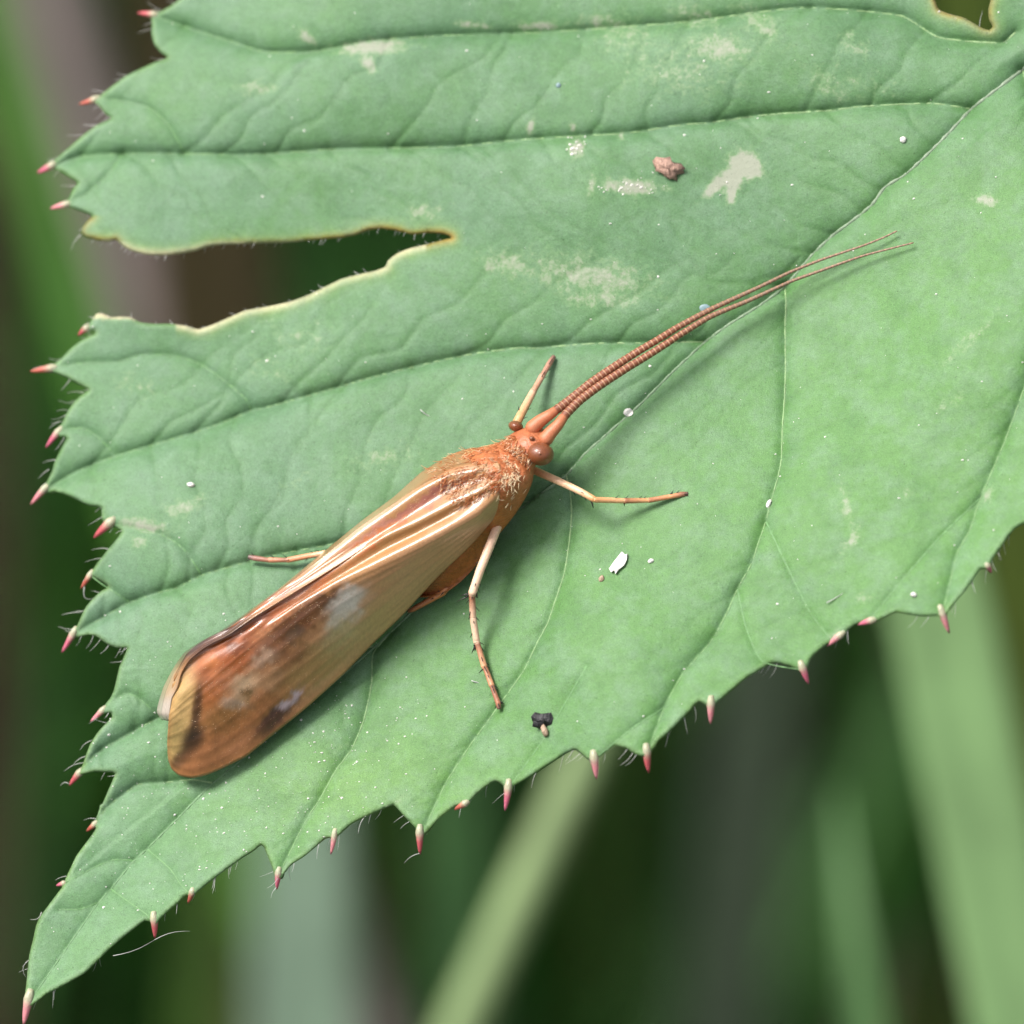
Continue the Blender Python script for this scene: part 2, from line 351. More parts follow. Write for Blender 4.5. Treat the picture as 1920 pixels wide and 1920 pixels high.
def leaf_blade():
    sp = 4.6
    xs = np.arange(30, 2410, sp); ys = np.arange(-270, 1900, sp * 0.88)
    gx, gy = np.meshgrid(xs, ys); gx = gx + np.where(np.arange(len(ys)) % 2, sp / 2, 0)[:, None]
    gx = (gx + rng.uniform(-.5, .5, gx.shape)).ravel(); gy = (gy + rng.uniform(-.5, .5, gy.shape)).ravel()
    inside = np.zeros(len(gx), bool)
    a = outline; b = np.roll(outline, -1, 0)
    order = np.argsort(gy); sy = gy[order]
    for (x1, y1), (x2, y2) in zip(a, b):                      # even-odd test, edge by edge
        lo, hi = min(y1, y2), max(y1, y2)
        i0, i1 = np.searchsorted(sy, lo), np.searchsorted(sy, hi)
        if i1 > i0:
            idx = order[i0:i1]
            xc = x1 + (gy[idx] - y1) * (x2 - x1) / (y2 - y1)
            inside[idx] ^= gx[idx] < xc
    gx, gy = gx[inside], gy[inside]
    keep = dist(kd_out, gx, gy) > 2.6
    # thin the part outside the frame
    far = (gx > 1960) | (gy < -40)
    keep &= ~far | (rng.random(len(gx)) < 0.25)
    gx, gy = gx[keep], gy[keep]
    no = len(outline)
    pts = [Vector(p) for p in outline] + [Vector((x, y)) for x, y in zip(gx, gy)]
    v, e, f, *_ = delaunay_2d_cdt(pts, [(i, (i + 1) % no) for i in range(no)], [list(range(no))], 1, 1e-5)
    v = np.array([(p.x, p.y) for p in v])
    z, dm, ds, db, dt, do = zfull(v[:, 0], v[:, 1])
    x, y = v[:, 0], v[:, 1]
    # ---- leaf colours, with some shade and highlight put in
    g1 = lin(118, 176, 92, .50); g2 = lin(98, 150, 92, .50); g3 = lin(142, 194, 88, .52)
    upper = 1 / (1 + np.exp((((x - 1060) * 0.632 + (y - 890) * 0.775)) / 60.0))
    col = g1[None] * (1 - upper[:, None]) + g2[None] * upper[:, None]  # upper half darker: shade of that side of the fold, put into the colour
    ysoft = np.exp(-((x - 640) / 260) ** 2 - ((y - 1480) / 90) ** 2)[:, None] * 0.7
    col = col * (1 - ysoft) + g3 * ysoft
    bl = np.clip(.20 + .40 * np.clip((760 - x) / 500, 0, 1) + .30 * upper - .1 * np.clip((x - 1200) / 500, 0, 1), 0, .8)[:, None] * .72     # waxy blue-grey bloom
    col = col * (1 - bl) + lin(142, 182, 150, .54) * bl
    vein = np.clip(np.exp(-ds / 5.0) * .3 + np.exp(-db / 4.0) * .3 + np.exp(-dt / 3.5) * .28, 0, 1)[:, None]
    col = col * (1 - vein) + lin(92, 150, 62, .36) * vein
    # torn, dried rims: notch on the left, cleft at the top right
    notch = ((x > 150) & (x < 870) & (y > 405) & (y < 640) & ~((x < 330) & (y > 600)))
    cleft = ((x > 1700) & (y < 90))
    rim = np.where(notch | cleft, np.exp(-(do / 9.0) ** 2), 0)
    rim2 = np.where(notch | cleft, np.exp(-(do / 19.0) ** 2) * .55, 0)
    col = col * (1 - rim2[:, None]) + lin(168, 200, 92, .5) * rim2[:, None]
    low = (y > 452) & (x < 800)
    rc = np.where(low[:, None], lin(240, 222, 186, .8), lin(196, 150, 70, .6))
    col = col * (1 - rim[:, None]) + rc * rim[:, None]
    mg = np.exp(-(do / 7.0) ** 2)[:, None] * .5 * (1 - rim[:, None])  # pale highlight along the rolled margin, put into the colour
    col = col * (1 - mg) + lin(186, 212, 160, .55) * mg
    mg = np.exp(-(do / 2.2) ** 2)[:, None] * .6 * (1 - rim[:, None])
    col = col * (1 - mg) + lin(134, 180, 80, .5) * mg
    # ---- scars: dried, pale patches (mask; the shader breaks their edges)
    scar = np.zeros(len(x))
    for (cx, cy, rx, ry, an, w) in [(700,88,75,16,-.05,1.0),(690,118,14,30,-.5,.8),(575,70,24,12,.6,.8),(885,46,50,9,.1,.75),(1010,48,55,12,-.05,.75),
        (480,165,48,18,0,.55),(1350,90,75,34,.1,.72),(1420,40,70,26,.6,.6),(1130,40,70,24,0,.55),(1300,30,60,26,.3,.58),(1185,350,62,17,.05,.95),(1082,278,17,22,.3,.95),(1600,85,50,30,.7,.45),
        (1398,310,32,25,.3,1.6),(1372,334,26,20,-.5,1.5),(1373,356,9,28,.1,1.4),(1345,346,34,11,-.75,1.4),(1848,376,23,12,.1,1.05),(1105,520,150,48,.12,.68),(950,495,60,30,.1,.62),
        (1130,560,90,24,.05,.55),(800,398,42,18,0,.62),(1588,950,12,60,-.2,.62),(1595,1015,14,40,.5,.62),(1815,640,70,14,-.7,.5),(1780,755,40,14,-.6,.45),
        (345,950,55,18,-.3,.7),(270,985,52,16,.2,.8),(262,1018,16,16,0,.7),(1110,345,10,24,.2,.7),(995,238,9,18,.2,.9),(1075,240,8,9,0,.9),(1165,252,7,12,0,.9),
        (640,1400,30,8,-.5,.4),(750,1500,34,9,-.5,.5),(1620,1120,20,12,0,.5),(1700,925,16,10,.2,.6),(1745,1180,20,10,-.5,.5),(1560,1200,14,26,.4,.6),(1850,930,14,30,.3,.6),
        (1270,130,120,60,.2,.45),(1180,70,80,40,.1,.48),(500,690,60,26,.3,.36),(720,860,90,28,-.2,.45),(560,630,90,40,.2,.36),(250,720,60,30,.3,.4),(1560,160,90,40,.3,.42),(560,905,60,20,-.3,.34),(1640,160,60,30,.4,.34)]:
        c, s = math.cos(an), math.sin(an); u = (x - cx) * c + (y - cy) * s; w2 = -(x - cx) * s + (y - cy) * c
        scar = np.maximum(scar, w * np.exp(-((u / rx) ** 2 + (w2 / ry) ** 2)))
    wp = W(x, y, z)
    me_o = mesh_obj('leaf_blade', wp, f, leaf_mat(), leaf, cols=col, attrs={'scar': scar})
    # make the faces look at the camera, then give the blade its thickness away from it
    me = me_o.data
    if (RCN.T @ np.array(me.polygons[len(me.polygons)//2].normal))[2] < 0: me.flip_normals()
    sm = me_o.modifiers.new('thickness', 'SOLIDIFY'); sm.thickness = 0.00022; sm.offset = -1
    return me_o
def leaf_mat():
    m, nt, b = new_mat('bramble_leaf_surface'); L = nt.links
    mp = coords(nt, 1000.0)
    at = nd(nt, 'ShaderNodeAttribute', attribute_name='col'); sc = nd(nt, 'ShaderNodeAttribute', attribute_name='scar')
    def noise(scale, detail=4.0, rough=0.6):
        n = nd(nt, 'ShaderNodeTexNoise', _Scale=scale, _Detail=detail, _Roughness=rough); L.new(mp.outputs[0], n.inputs['Vector']); return n.outputs['Fac']
    def rng_(v, a, b_, c, d):
        r = nd(nt, 'ShaderNodeMapRange'); r.inputs['From Min'].default_value = a; r.inputs['From Max'].default_value = b_
        r.inputs['To Min'].default_value = c; r.inputs['To Max'].default_value = d; L.new(v, r.inputs['Value']); return r.outputs[0]
    def math_(op, a, b_):
        r = nd(nt, 'ShaderNodeMath', operation=op)
        for i, q in enumerate((a, b_)):
            if isinstance(q, (int, float)): r.inputs[i].default_value = q
            else: L.new(q, r.inputs[i])
        return r.outputs[0]
    def mix(f, a, b_):
        r = nd(nt, 'ShaderNodeMix', data_type='RGBA')
        for i, q in ((0, f), (6, a), (7, b_)):
            if isinstance(q, (tuple, list)): r.inputs[i].default_value = (*q, 1)
            elif isinstance(q, (int, float)): r.inputs[i].default_value = q
            else: L.new(q, r.inputs[i])
        return r.outputs[2]
    big = rng_(noise(0.28, 3.0), .3, .7, 0, 1)
    c = mix(math_('MULTIPLY', big, .45), at.outputs['Color'], tuple(lin(126, 184, 98, .5)))
    med = rng_(noise(1.1, 4.0, .7), .42, .68, 0, 1)                         # waxy grey bloom, patchy
    c = mix(math_('MULTIPLY', med, .40), c, tuple(lin(152, 186, 158, .54)))
    dkp = rng_(noise(.75, 4.0, .65), .48, .7, 0, .34)
    c = mix(dkp, c, tuple(lin(84, 140, 78, .46)))
    fine = math_('MULTIPLY', rng_(noise(30, 2.0), .3, .7, .76, 1.24), rng_(noise(4.5, 2.0), .3, .7, .93, 1.07))
    vs = nd(nt, 'ShaderNodeVectorMath', operation='SCALE'); L.new(c, vs.inputs[0]); L.new(fine, vs.inputs['Scale']); c = vs.outputs[0]
    brk = math_('ADD', sc.outputs['Fac'], rng_(math_('ADD', math_('MULTIPLY', noise(3.6, 4.0, .7), .75), math_('MULTIPLY', noise(9.0, 3.0), .25)), .25, .75, -.5, .5))
    halo = rng_(brk, .25, .55, 0, .5); core = rng_(brk, .46, .85, 0, .72)
    c = mix(halo, c, tuple(lin(160, 196, 140, .55)))
    c = mix(core, c, tuple(lin(200, 198, 184, .6)))
    dk = rng_(noise(13, 1.0), .24, .30, .5, 0)                                # sparse dark pits
    c = mix(dk, c, tuple(lin(60, 96, 50, .4)))
    L.new(c, b.inputs['Base Color'])
    b.inputs['Roughness'].default_value = 0.45; b.inputs['Specular IOR Level'].default_value = 0.3
    b.inputs['Sheen Weight'].default_value = 0.04; b.inputs['Sheen Roughness'].default_value = 0.5
    h = math_('ADD', noise(2.2, 3.0, .6), math_('MULTIPLY', noise(7, 2.0), .4))
    bp = nd(nt, 'ShaderNodeBump', _Strength=0.4, _Distance=0.00006); L.new(h, bp.inputs['Height'])
    bp2 = nd(nt, 'ShaderNodeBump', _Strength=0.7, _Distance=0.00002); L.new(noise(34, 2.0), bp2.inputs['Height']); L.new(bp.outputs[0], bp2.inputs['Normal'])
    L.new(bp2.outputs[0], b.inputs['Normal'])
    tb = nd(nt, 'ShaderNodeBsdfTranslucent'); tg = mix(.5, c, (0.12, 0.26, 0.02)); L.new(tg, tb.inputs['Color'])
    ms = nd(nt, 'ShaderNodeMixShader'); ms.inputs[0].default_value = 0.14
    L.new(b.outputs[0], ms.inputs[1]); L.new(tb.outputs[0], ms.inputs[2]); L.new(ms.outputs[0], nt.nodes['Material Output'].inputs['Surface'])
    return m
blade = leaf_blade()

vein_mat = col_mat('leaf_vein', rough=.5, noise=.25, nscale=5, bump=2e-5, bscale=14)
def vein_tube(name, poly, r0, r1, c0, c1, sink=0.35):
    p = catmull(poly, 7.0); n = len(p)
    z = zfull(p[:, 0], p[:, 1])[0]
    r = np.linspace(r0, r1, n) * (1 + 0.28 * np.sin(np.arange(n) * 1.7 + rng.normal(0, .8, n)))
    t = np.linspace(0, 1, n)[:, None]
    v, f, c = tube(W(p[:, 0], p[:, 1], z + (r * K) * (0.25 - sink)), r * K * .001, 7, c0 * (1 - t) + c1 * t)
    return mesh_obj(name, v, f, vein_mat, leaf, cols=c)
cm0 = lin(160, 176, 152, .5); cm1 = lin(125, 175, 115, .5)
vein_tube('midrib', MID, 4.4, 1.6, cm0, cm1)
for i, vv in enumerate(VEINS):
    lower = i in (6, 7, 8, 9, 10)
    vein_tube('lateral_vein', vv, 1.7 if lower else 1.9, .9, lin(160, 194, 134, .56), lin(140, 188, 118, .54), .05)
for vv in BRANCH:
    vein_tube('lateral_vein', vv, 1.9, 1.0, lin(128, 180, 114, .52), lin(128, 180, 114, .52), .62)

# red tipped teeth: base (where the spine leaves the margin), tip, base half width in px
TEETH = [((288,27),(258,24),8),((178,186),(149,197),8),((97,310),(71,325),9),((124,383),(94,390),8),((162,615),(146,628),8),((97,690),(57,696),9),((109,810),(85,838),8),((83,917),(57,945),8),
 ((206,980),(175,1007),11),((169,1078),(152,1104),7),((137,1188),(117,1224),8),((192,1332),(171,1354),7),((149,1449),(129,1472),8),((178,1545),(163,1559),7),((119,1656),(106,1661),6),
 ((54,1872),(43,1922),11),((289,1722),(292,1759),9),((360,1672),(354,1694),7),((522,1636),(518,1667),8),((627,1566),(622,1602),7),((787,1560),(787,1602),9),((872,1506),(852,1518),8),
 ((953,1476),(949,1520),9),((1114,1420),(1120,1460),10),((1212,1408),(1215,1449),10),((1333,1318),(1332,1357),9),((1504,1250),(1516,1282),9),((1575,1191),(1550,1211),8),
 ((1634,1163),(1608,1170),8),((1766,1148),(1779,1187),9),((1851,1060),(1860,1073),7),((1960,975),(1972,1005),9),((2064,898),(2078,930),9)]
spine_mat = col_mat('tooth_spine', rough=.4, noise=.2, nscale=9, bump=1.5e-5, bscale=16, sss=.15)
tints = [lin(206, 100, 106, .7), lin(200, 108, 92, .68), lin(220, 116, 140, .74), lin(226, 146, 154, .76)]
for i, (b_, t_, w) in enumerate(TEETH):
    b0 = np.array(b_, float); t0 = np.array(t_, float); ax = t0 - b0; L = np.linalg.norm(ax); ax /= L
    n = 8; s = np.linspace(-0.35, 1, n); bend = np.array([-ax[1], ax[0]]) * random.uniform(-2.0, 2.0)
    p = b0 + ax * (s * L)[:, None] + bend * (np.clip(s, 0, 1) ** 2)[:, None]
    zb = zl(*(b0 - ax * 4)); z = zb - 0.04 - 0.22 * np.clip(s, 0, 1) ** 1.5
    r = w * np.interp(s, [-.35, 0, .3, .7, 1], [.55, .95, .72, .5, .16])
    tc = tints[i % 4] if i < 25 else tints[2 + i % 2]
    w3 = np.clip((s - 0.02) / 0.36, 0, 1)[:, None]; dk = np.clip((s - .85) / .15, 0, 1)[:, None]
    cc = lin(196, 196, 164, .6) * (1 - w3) + tc * w3; cc = cc * (1 - .55 * dk) + lin(90, 40, 40, .5) * .55 * dk
    v, f, c = tube(W(p[:, 0], p[:, 1], z), r * K * .001, 10, cc)
    mesh_obj('tooth_spine', v, f, spine_mat, leaf, cols=c)

# margin hairs
hair_mat = col_mat('leaf_hair', rough=.35, noise=.1, base=tuple(lin(225, 226, 220, .75)), transl=.3)
HJ = Joined()
def hair(p0, p1, bend, r=0.75, zoff=(0, -.1), J=HJ, col=None, zb=None):
    p0 = np.array(p0, float); p1 = np.array(p1, float); n = 6; s = np.linspace(0, 1, n)
    ax = p1 - p0; nr = np.array([-ax[1], ax[0]])
    p = p0 + ax * s[:, None] + nr * (bend * np.sin(s * math.pi))[:, None]
    zb = zl(*p0) if zb is None else zb
    v, f, c = tube(W(p[:, 0], p[:, 1], zb + np.interp(s, [0, 1], zoff)), np.linspace(r, r * .3, n) * K * .001, 4)
    J.add(v, f, col)
no = len(outline)
for i in range(no):
    x, y = outline[i]
    if not (-10 < x < 1930 and -10 < y < 1930): continue
    t = outline[(i + 2) % no] - outline[i - 2]; t /= np.linalg.norm(t) + 1e-9
    nrm = np.array([t[1], -t[0]])                        # outward is fixed below by an inside test
    lower = y > 1100 and x > 200
    dens = 0.085 if not lower else 0.10
    if 150 < x < 860 and 400 < y < 640: dens = 0.22
    if random.random() > dens: continue
    # outward: try the side farther from the blade centre line
    q1 = outline[i] + nrm * 6; q2 = outline[i] - nrm * 6
    def ins(q):
        a = outline; b = np.roll(outline, -1, 0); m_ = (a[:, 1] > q[1]) != (b[:, 1] > q[1])
        xc = a[m_, 0] + (q[1] - a[m_, 1]) * (b[m_, 0] - a[m_, 0]) / (b[m_, 1] - a[m_, 1]); return np.sum(q[0] < xc) % 2 == 1
    if ins(q1): nrm = -nrm
    lean = np.array([-.62, .55]) if not lower else np.array([-.75, .35])
    d = nrm * random.uniform(.3, .9) + lean * random.uniform(.4, .9); d /= np.linalg.norm(d)
    L = random.uniform(14, 36) if not (150 < x < 860 and 400 < y < 640) else random.uniform(6, 15)
    b0 = outline[i] - nrm * 2
    hair(b0, b0 + d * L, random.uniform(-.1, .1), random.uniform(.5, .85), (-.05, random.uniform(-.4, .1)))
for p0, p1, be in [((212,1792),(290,1762),.06),((290,1762),(356,1746),-.08),((153,1148),(116,1153),.05),((78,1710),(57,1724),-.25),((54,1800),(48,1832),.25),((172,1388),(150,1406),.1),
                   ((160,1418),(136,1436),.1),((156,1430),(120,1446),.08),((88,905),(70,926),.1),((92,880),(72,898),.05),((112,790),(92,804),.05),((150,442),(133,469),.1),((158,1100),(182,1120),.5),
                   ((130,1470),(113,1474),.3),((100,686),(60,692),.05),((518,1664),(508,1684),.1),((787,1600),(758,1618),.1)]:
    hair(p0, p1, be, .9, (-.15, -.2))
# short hairs lying on the blade near the veins, lower left mostly
hs_ = HJ.build('margin_hair', hair_mat, leaf); hs_['kind'] = 'stuff'

# stalk and stem carrying the leaf down to the ground (starts outside the frame)
st_mat = col_mat('bramble_stem', rough=.5, noise=.2, nscale=2, bump=4e-5, bscale=5, base=tuple(lin(120, 120, 70, .5)))
p0 = np.array(W(2255, -158, zl(2255, -158))); dirw = cam2w(np.array([.65, .75, 0])) * 1000
path = [p0 - dirw * .002, p0 + dirw * .006, p0 + dirw * .014 + [0, 0, -.004], p0 + dirw * .02 + [0.004, 0.004, -.03], p0 + dirw * .02 + [.012, .012, -.12], [p0[0] + .04, p0[1] + .05, GZ - .004]]
path = resample(np.array(path) * 1000, 46)
path = np.array(path) / 1000
v, f, _ = tube(path, np.linspace(.0005, .0022, 46), 10)
mesh_obj('leaf_stalk', v, f, st_mat, leaf)

# ------------------------------------------------------------------ the caddisfly
THX = math.cos(math.radians(20))
def zleaf_smooth(px, py):
    px = np.ravel(np.asarray(px, float)); py = np.ravel(np.asarray(py, float))
    return zbase(px, py, dist(kd_mid, px, py)) - 0.1
fly_px = (700, 1120)
fly = empty('caddisfly', Vector(W(*fly_px, zl(*fly_px))), 'orange brown caddisfly with folded mottled wings and long antennae resting on the leaf', 'insect')

wing_mat = None
def make_wing_mat():
    m, nt, b = new_mat('wing_membrane'); L = nt.links
    at = nd(nt, 'ShaderNodeAttribute', attribute_name='col'); al = nd(nt, 'ShaderNodeAttribute', attribute_name='along'); ac = nd(nt, 'ShaderNodeAttribute', attribute_name='across')
    cb = nd(nt, 'ShaderNodeCombineXYZ'); L.new(al.outputs['Fac'], cb.inputs[0]); L.new(ac.outputs['Fac'], cb.inputs[1])
    mp = nd(nt, 'ShaderNodeMapping'); mp.inputs['Scale'].default_value = (3.0, 26.0, 1); L.new(cb.outputs[0], mp.inputs['Vector'])
    n1 = nd(nt, 'ShaderNodeTexNoise', _Scale=1.0, _Detail=5.0, _Roughness=.65); L.new(mp.outputs[0], n1.inputs['Vector'])     # streaks along the wing
    mp2 = nd(nt, 'ShaderNodeMapping'); mp2.inputs['Scale'].default_value = (46.0, 70.0, 1); L.new(cb.outputs[0], mp2.inputs['Vector'])
    n2 = nd(nt, 'ShaderNodeTexNoise', _Scale=1.0, _Detail=3.0); L.new(mp2.outputs[0], n2.inputs['Vector'])
    def mr(v, a, b_, c, d):
        r = nd(nt, 'ShaderNodeMapRange'); r.inputs['From Min'].default_value = a; r.inputs['From Max'].default_value = b_; r.inputs['To Min'].default_value = c; r.inputs['To Max'].default_value = d
        L.new(v, r.inputs['Value']); return r.outputs[0]
    mu = nd(nt, 'ShaderNodeMath', operation='MULTIPLY'); L.new(mr(n1.outputs['Fac'], .3, .7, .9, 1.1), mu.inputs[0]); L.new(mr(n2.outputs['Fac'], .3, .7, .9, 1.1), mu.inputs[1])
    vs = nd(nt, 'ShaderNodeVectorMath', operation='SCALE'); L.new(at.outputs['Color'], vs.inputs[0]); L.new(mu.outputs[0], vs.inputs['Scale'])
    L.new(vs.outputs[0], b.inputs['Base Color'])
    b.inputs['Roughness'].default_value = .34; b.inputs['Specular IOR Level'].default_value = .6
    b.inputs['Coat Weight'].default_value = .6; b.inputs['Coat Roughness'].default_value = .12
    bp = nd(nt, 'ShaderNodeBump', _Strength=.35, _Distance=0.00002); L.new(n1.outputs['Fac'], bp.inputs['Height'])
    bp2 = nd(nt, 'ShaderNodeBump', _Strength=.4, _Distance=0.000015); L.new(n2.outputs['Fac'], bp2.inputs['Height']); L.new(bp.outputs[0], bp2.inputs['Normal'])
    L.new(bp2.outputs[0], b.inputs['Normal'])
    tb = nd(nt, 'ShaderNodeBsdfTranslucent'); L.new(vs.outputs[0], tb.inputs['Color'])
    ms = nd(nt, 'ShaderNodeMixShader'); ms.inputs[0].default_value = .12
    L.new(b.outputs[0], ms.inputs[1]); L.new(tb.outputs[0], ms.inputs[2]); L.new(ms.outputs[0], nt.nodes['Material Output'].inputs['Surface'])
    return m
wing_mat = make_wing_mat()
AL = .66
def blobs(x, y, base, items):
    c = base.copy()
    tw = np.clip((x - 385) / 60, 0, 1)
    x, y = (x + tw * (5 * np.sin(y * .09 + 1.3 * np.sin(x * .05)) + 3 * np.sin(x * .21 + y * .17) + 1.5 * np.sin(y * .43 - x * .2)),
            y + tw * (5 * np.sin(x * .08 + 1.7 * np.sin(y * .06)) + 3 * np.sin(y * .24 - x * .13) + 1.5 * np.sin(x * .47 + y * .1)))
    for (cx, cy, rx, ry, an, rgb, w) in items:
        a = math.radians(an); u = (x - cx) * math.cos(a) + (y - cy) * math.sin(a); q = -(x - cx) * math.sin(a) + (y - cy) * math.cos(a)
        d = np.sqrt((u / rx) ** 2 + (q / ry) ** 2); m = w / (1 + np.exp((d - 1) * 5.5))
        c = c * (1 - m[:, None]) + lin(*rgb, AL) * m[:, None]
    return c
def loft(lines, nu, nv, ridges=()):
    """lines: list of (polyline px, heights above leaf in mm [same length as polyline or 2-list])"""
    R = []
    for poly, hts in lines:
        q = np.array(poly, float); h = np.interp(np.linspace(0, 1, len(q)), np.linspace(0, 1, len(hts)), hts)
        R.append(resample(np.c_[q, h], nu))
    R = np.array(R)                                           # lines x nu x 3
    out = []
    for i in range(nu):
        out.append(np.array(resample_fix(R[:, i], nv)))
    return np.array(out)                                      # nu x nv x 3 (px, py, h)
def resample_fix(P, n):
    k = len(P); ts = np.linspace(0, k - 1, n); o = []
    for t in ts:
        i = min(int(t), k - 2); f = t - i
        p1, p2 = P[i], P[i + 1]; p0 = P[i - 1] if i > 0 else 2 * p1 - p2; p3 = P[i + 2] if i < k - 2 else 2 * p2 - p1
        o.append(.5 * ((2*p1) + (-p0+p2)*f + (2*p0-5*p1+4*p2-p3)*f*f + (-p0+3*p1-3*p2+p3)*f**3))
    return o
E1 = [(935,868),(890,874),(841,885),(785,914),(730,951),(676,988),(622,1032),(560,1081),(480,1143),(430,1176),(379,1204),(350,1226),(335,1252),(327,1268)]
P1 = [(938,876),(895,884),(843,895),(792,921),(738,959),(684,996),(630,1038),(565,1088),(482,1150),(432,1183),(381,1212),(351,1236),(336,1260),(326,1276)]
N1 = [(940,884),(900,898),(848,915),(790,950),(732,988),(690,1014),(640,1050),(570,1100),(484,1159),(430,1195),(381,1224),(352,1248),(335,1270),(324,1284)]
B1 = [(940,893),(905,918),(850,943),(785,977),(724,1006),(690,1028),(640,1063),(565,1112),(482,1168),(424,1208),(382,1236),(352,1262),(334,1280),(323,1293)]
G1 = [(940,902),(905,926),(850,962),(780,1000),(724,1028),(640,1078),(560,1127),(480,1182),(420,1227),(380,1260),(350,1285),(332,1304),(320,1318)]
B2 = [(938,925),(900,958),(841,992),(770,1030),(700,1066),(630,1101),(560,1147),(480,1207),(420,1256),(380,1290),(350,1315),(330,1334),(317,1346)]
M1 = [(936,945),(895,988),(830,1037),(760,1090),(700,1133),(635,1180),(565,1234),(495,1290),(440,1332),(396,1362),(358,1380),(332,1388),(314,1391)]
E3 = [(934,962),(886,1018),(819,1083),(751,1156),(700,1205),(643,1264),(575,1326),(514,1375),(462,1417),(415,1441),(386,1453),(360,1458),(338,1454),(323,1442),(316,1424)]
def right_wing():
    nu, nv = 330, 120
    lines = [(E1, [2.80,2.92,2.94,2.92,2.86,2.74,2.60,2.46,2.32,2.16,2.0,1.85,1.72]), (P1, [2.82,2.95,2.98,2.96,2.90,2.78,2.64,2.49,2.34,2.17,2.0,1.84,1.70]),
             (N1, [2.80,2.86,2.82,2.80,2.76,2.70,2.58,2.44,2.29,2.11,1.94,1.78,1.62]), (B1, [2.84,2.94,2.94,2.90,2.82,2.72,2.56,2.41,2.26,2.08,1.9,1.74,1.58]),
             (G1, [2.78,2.80,2.74,2.70,2.64,2.54,2.44,2.32,2.18,2.00,1.82,1.64,1.47]), (B2, [2.66,2.76,2.84,2.82,2.76,2.64,2.42,2.2,2.0,1.8,1.62,1.45,1.3]),
             (M1, [2.3,2.2,2.08,1.95,1.84,1.7,1.58,1.46,1.33,1.2,1.05,.9,.8]), (E3, [1.9,1.55,1.1,.8,.65,.55,.48,.42,.38,.35,.33,.31,.3])]
    g = loft(lines, nu, nv); x = g[..., 0].ravel(); y = g[..., 1].ravel(); h = g[..., 2].ravel()
    uu, vv = np.meshgrid(np.linspace(0, 1, nu), np.linspace(0, 1, nv), indexing='ij'); u = uu.ravel(); v = vv.ravel()
    # longitudinal veins: low ridges that fan out and fork towards the tip
    ridge = np.zeros(len(u)); vcol = np.zeros(len(u))
    for k, (v0, v1) in enumerate([(.74,.69),(.77,.735),(.80,.775),(.84,.83),(.88,.88),(.92,.93),(.95,.965)]):
        c = v0 + (v1 - v0) * u + .008 * np.sin(u * 9 + k)
        e = np.exp(-((v - c) / .007) ** 2); ridge += .014 * e; vcol = np.maximum(vcol, e)
    h = h + ridge * (u > .06)
    h += .025 * np.sin(u * 41 + 6 * v) * np.sin(v * 23 + 3 * u) * np.clip((u - .45) / .3, 0, 1)          # slight puckering
    z = zleaf_smooth(x, y) + h / THX
    # colours
    base = np.zeros((len(x), 3)) + lin(196, 142, 84, AL)
    side = 1 / (1 + np.exp((.72 - v) / .02)); base = base * (1 - side[:, None]) + lin(222, 166, 120, AL) * side[:, None]
    tip = 1 / (1 + np.exp((.60 - u) / .05)); base = base * (1 - tip[:, None]) + lin(184, 120, 72, AL) * tip[:, None]
    c = blobs(x, y, base, [
        (815,930,60,12,-34,(168,96,80),.9),(740,975,90,12,-36,(186,110,90),.9),(640,1045,110,10,-36,(222,160,140),.8),
        (760,972,80,4,-37,(140,70,50),.7),(700,1010,80,9,-33,(222,128,60),.85),(600,1085,90,16,-35,(222,126,62),.9),
        (520,1130,70,20,-34,(214,116,56),.9),(560,1120,40,14,-35,(178,110,66),.7),(470,1165,50,18,-32,(168,88,44),.9),(700,1045,90,14,-30,(206,150,92),.6),
        (820,1030,110,36,-42,(232,176,132),.8),(760,1100,90,34,-45,(226,172,126),.8),(690,1180,70,24,-45,(212,176,120),.8),
        (585,1145,60,20,-34,(118,70,36),.9),(615,1120,26,14,-34,(110,66,34),.85),(540,1175,40,20,-30,(124,72,38),.8),(556,1192,17,13,-30,(96,78,64),.75),
        (653,1130,36,24,-45,(240,232,222),.95),(628,1168,24,14,-50,(226,216,200),.85),(632,1198,46,22,-45,(206,192,146),.85),(590,1250,70,32,-42,(190,152,96),.85),
        (560,1225,26,14,-30,(120,84,46),.6),(500,1225,44,26,-35,(134,82,48),.8),(420,1230,60,36,-35,(190,100,48),.95),(395,1240,18,14,0,(204,120,58),.9),(410,1265,16,10,0,(206,126,66),.7),(445,1215,26,12,-30,(126,66,32),.8),
        (415,1187,46,7,-28,(84,46,32),.9),(362,1216,40,9,-40,(60,36,34),.95),(338,1250,18,9,-70,(64,38,34),.9),
        (490,1238,26,14,-30,(212,176,146),.7),(508,1272,34,17,-35,(196,152,112),.7),(450,1288,34,24,-20,(214,186,150),.8),(464,1300,12,10,0,(118,88,44),.85),(436,1320,20,11,0,(220,204,190),.85),
        (420,1340,50,24,-30,(150,108,60),.7),(400,1290,50,26,-40,(182,106,56),.8),(342,1330,24,72,6,(232,192,126),.97),(332,1392,16,40,6,(220,186,120),.95),
        (369,1330,9,46,8,(76,46,28),.9),(361,1388,20,30,20,(52,38,30),.98),(338,1424,24,13,-50,(62,44,32),.9),
        (400,1415,60,26,-28,(196,130,86),.8),(470,1385,60,20,-40,(194,132,90),.7),(525,1340,48,13,-44,(88,56,58),.9),(545,1312,26,7,-40,(216,196,206),.85),(500,1372,18,10,-40,(96,62,52),.6),
        (600,1290,60,12,-46,(214,160,116),.8),(660,1230,60,10,-45,(218,166,118),.8)])
    c = c * (1 - .16 * vcol[:, None]) + lin(120, 70, 40, AL) * .16 * vcol[:, None]
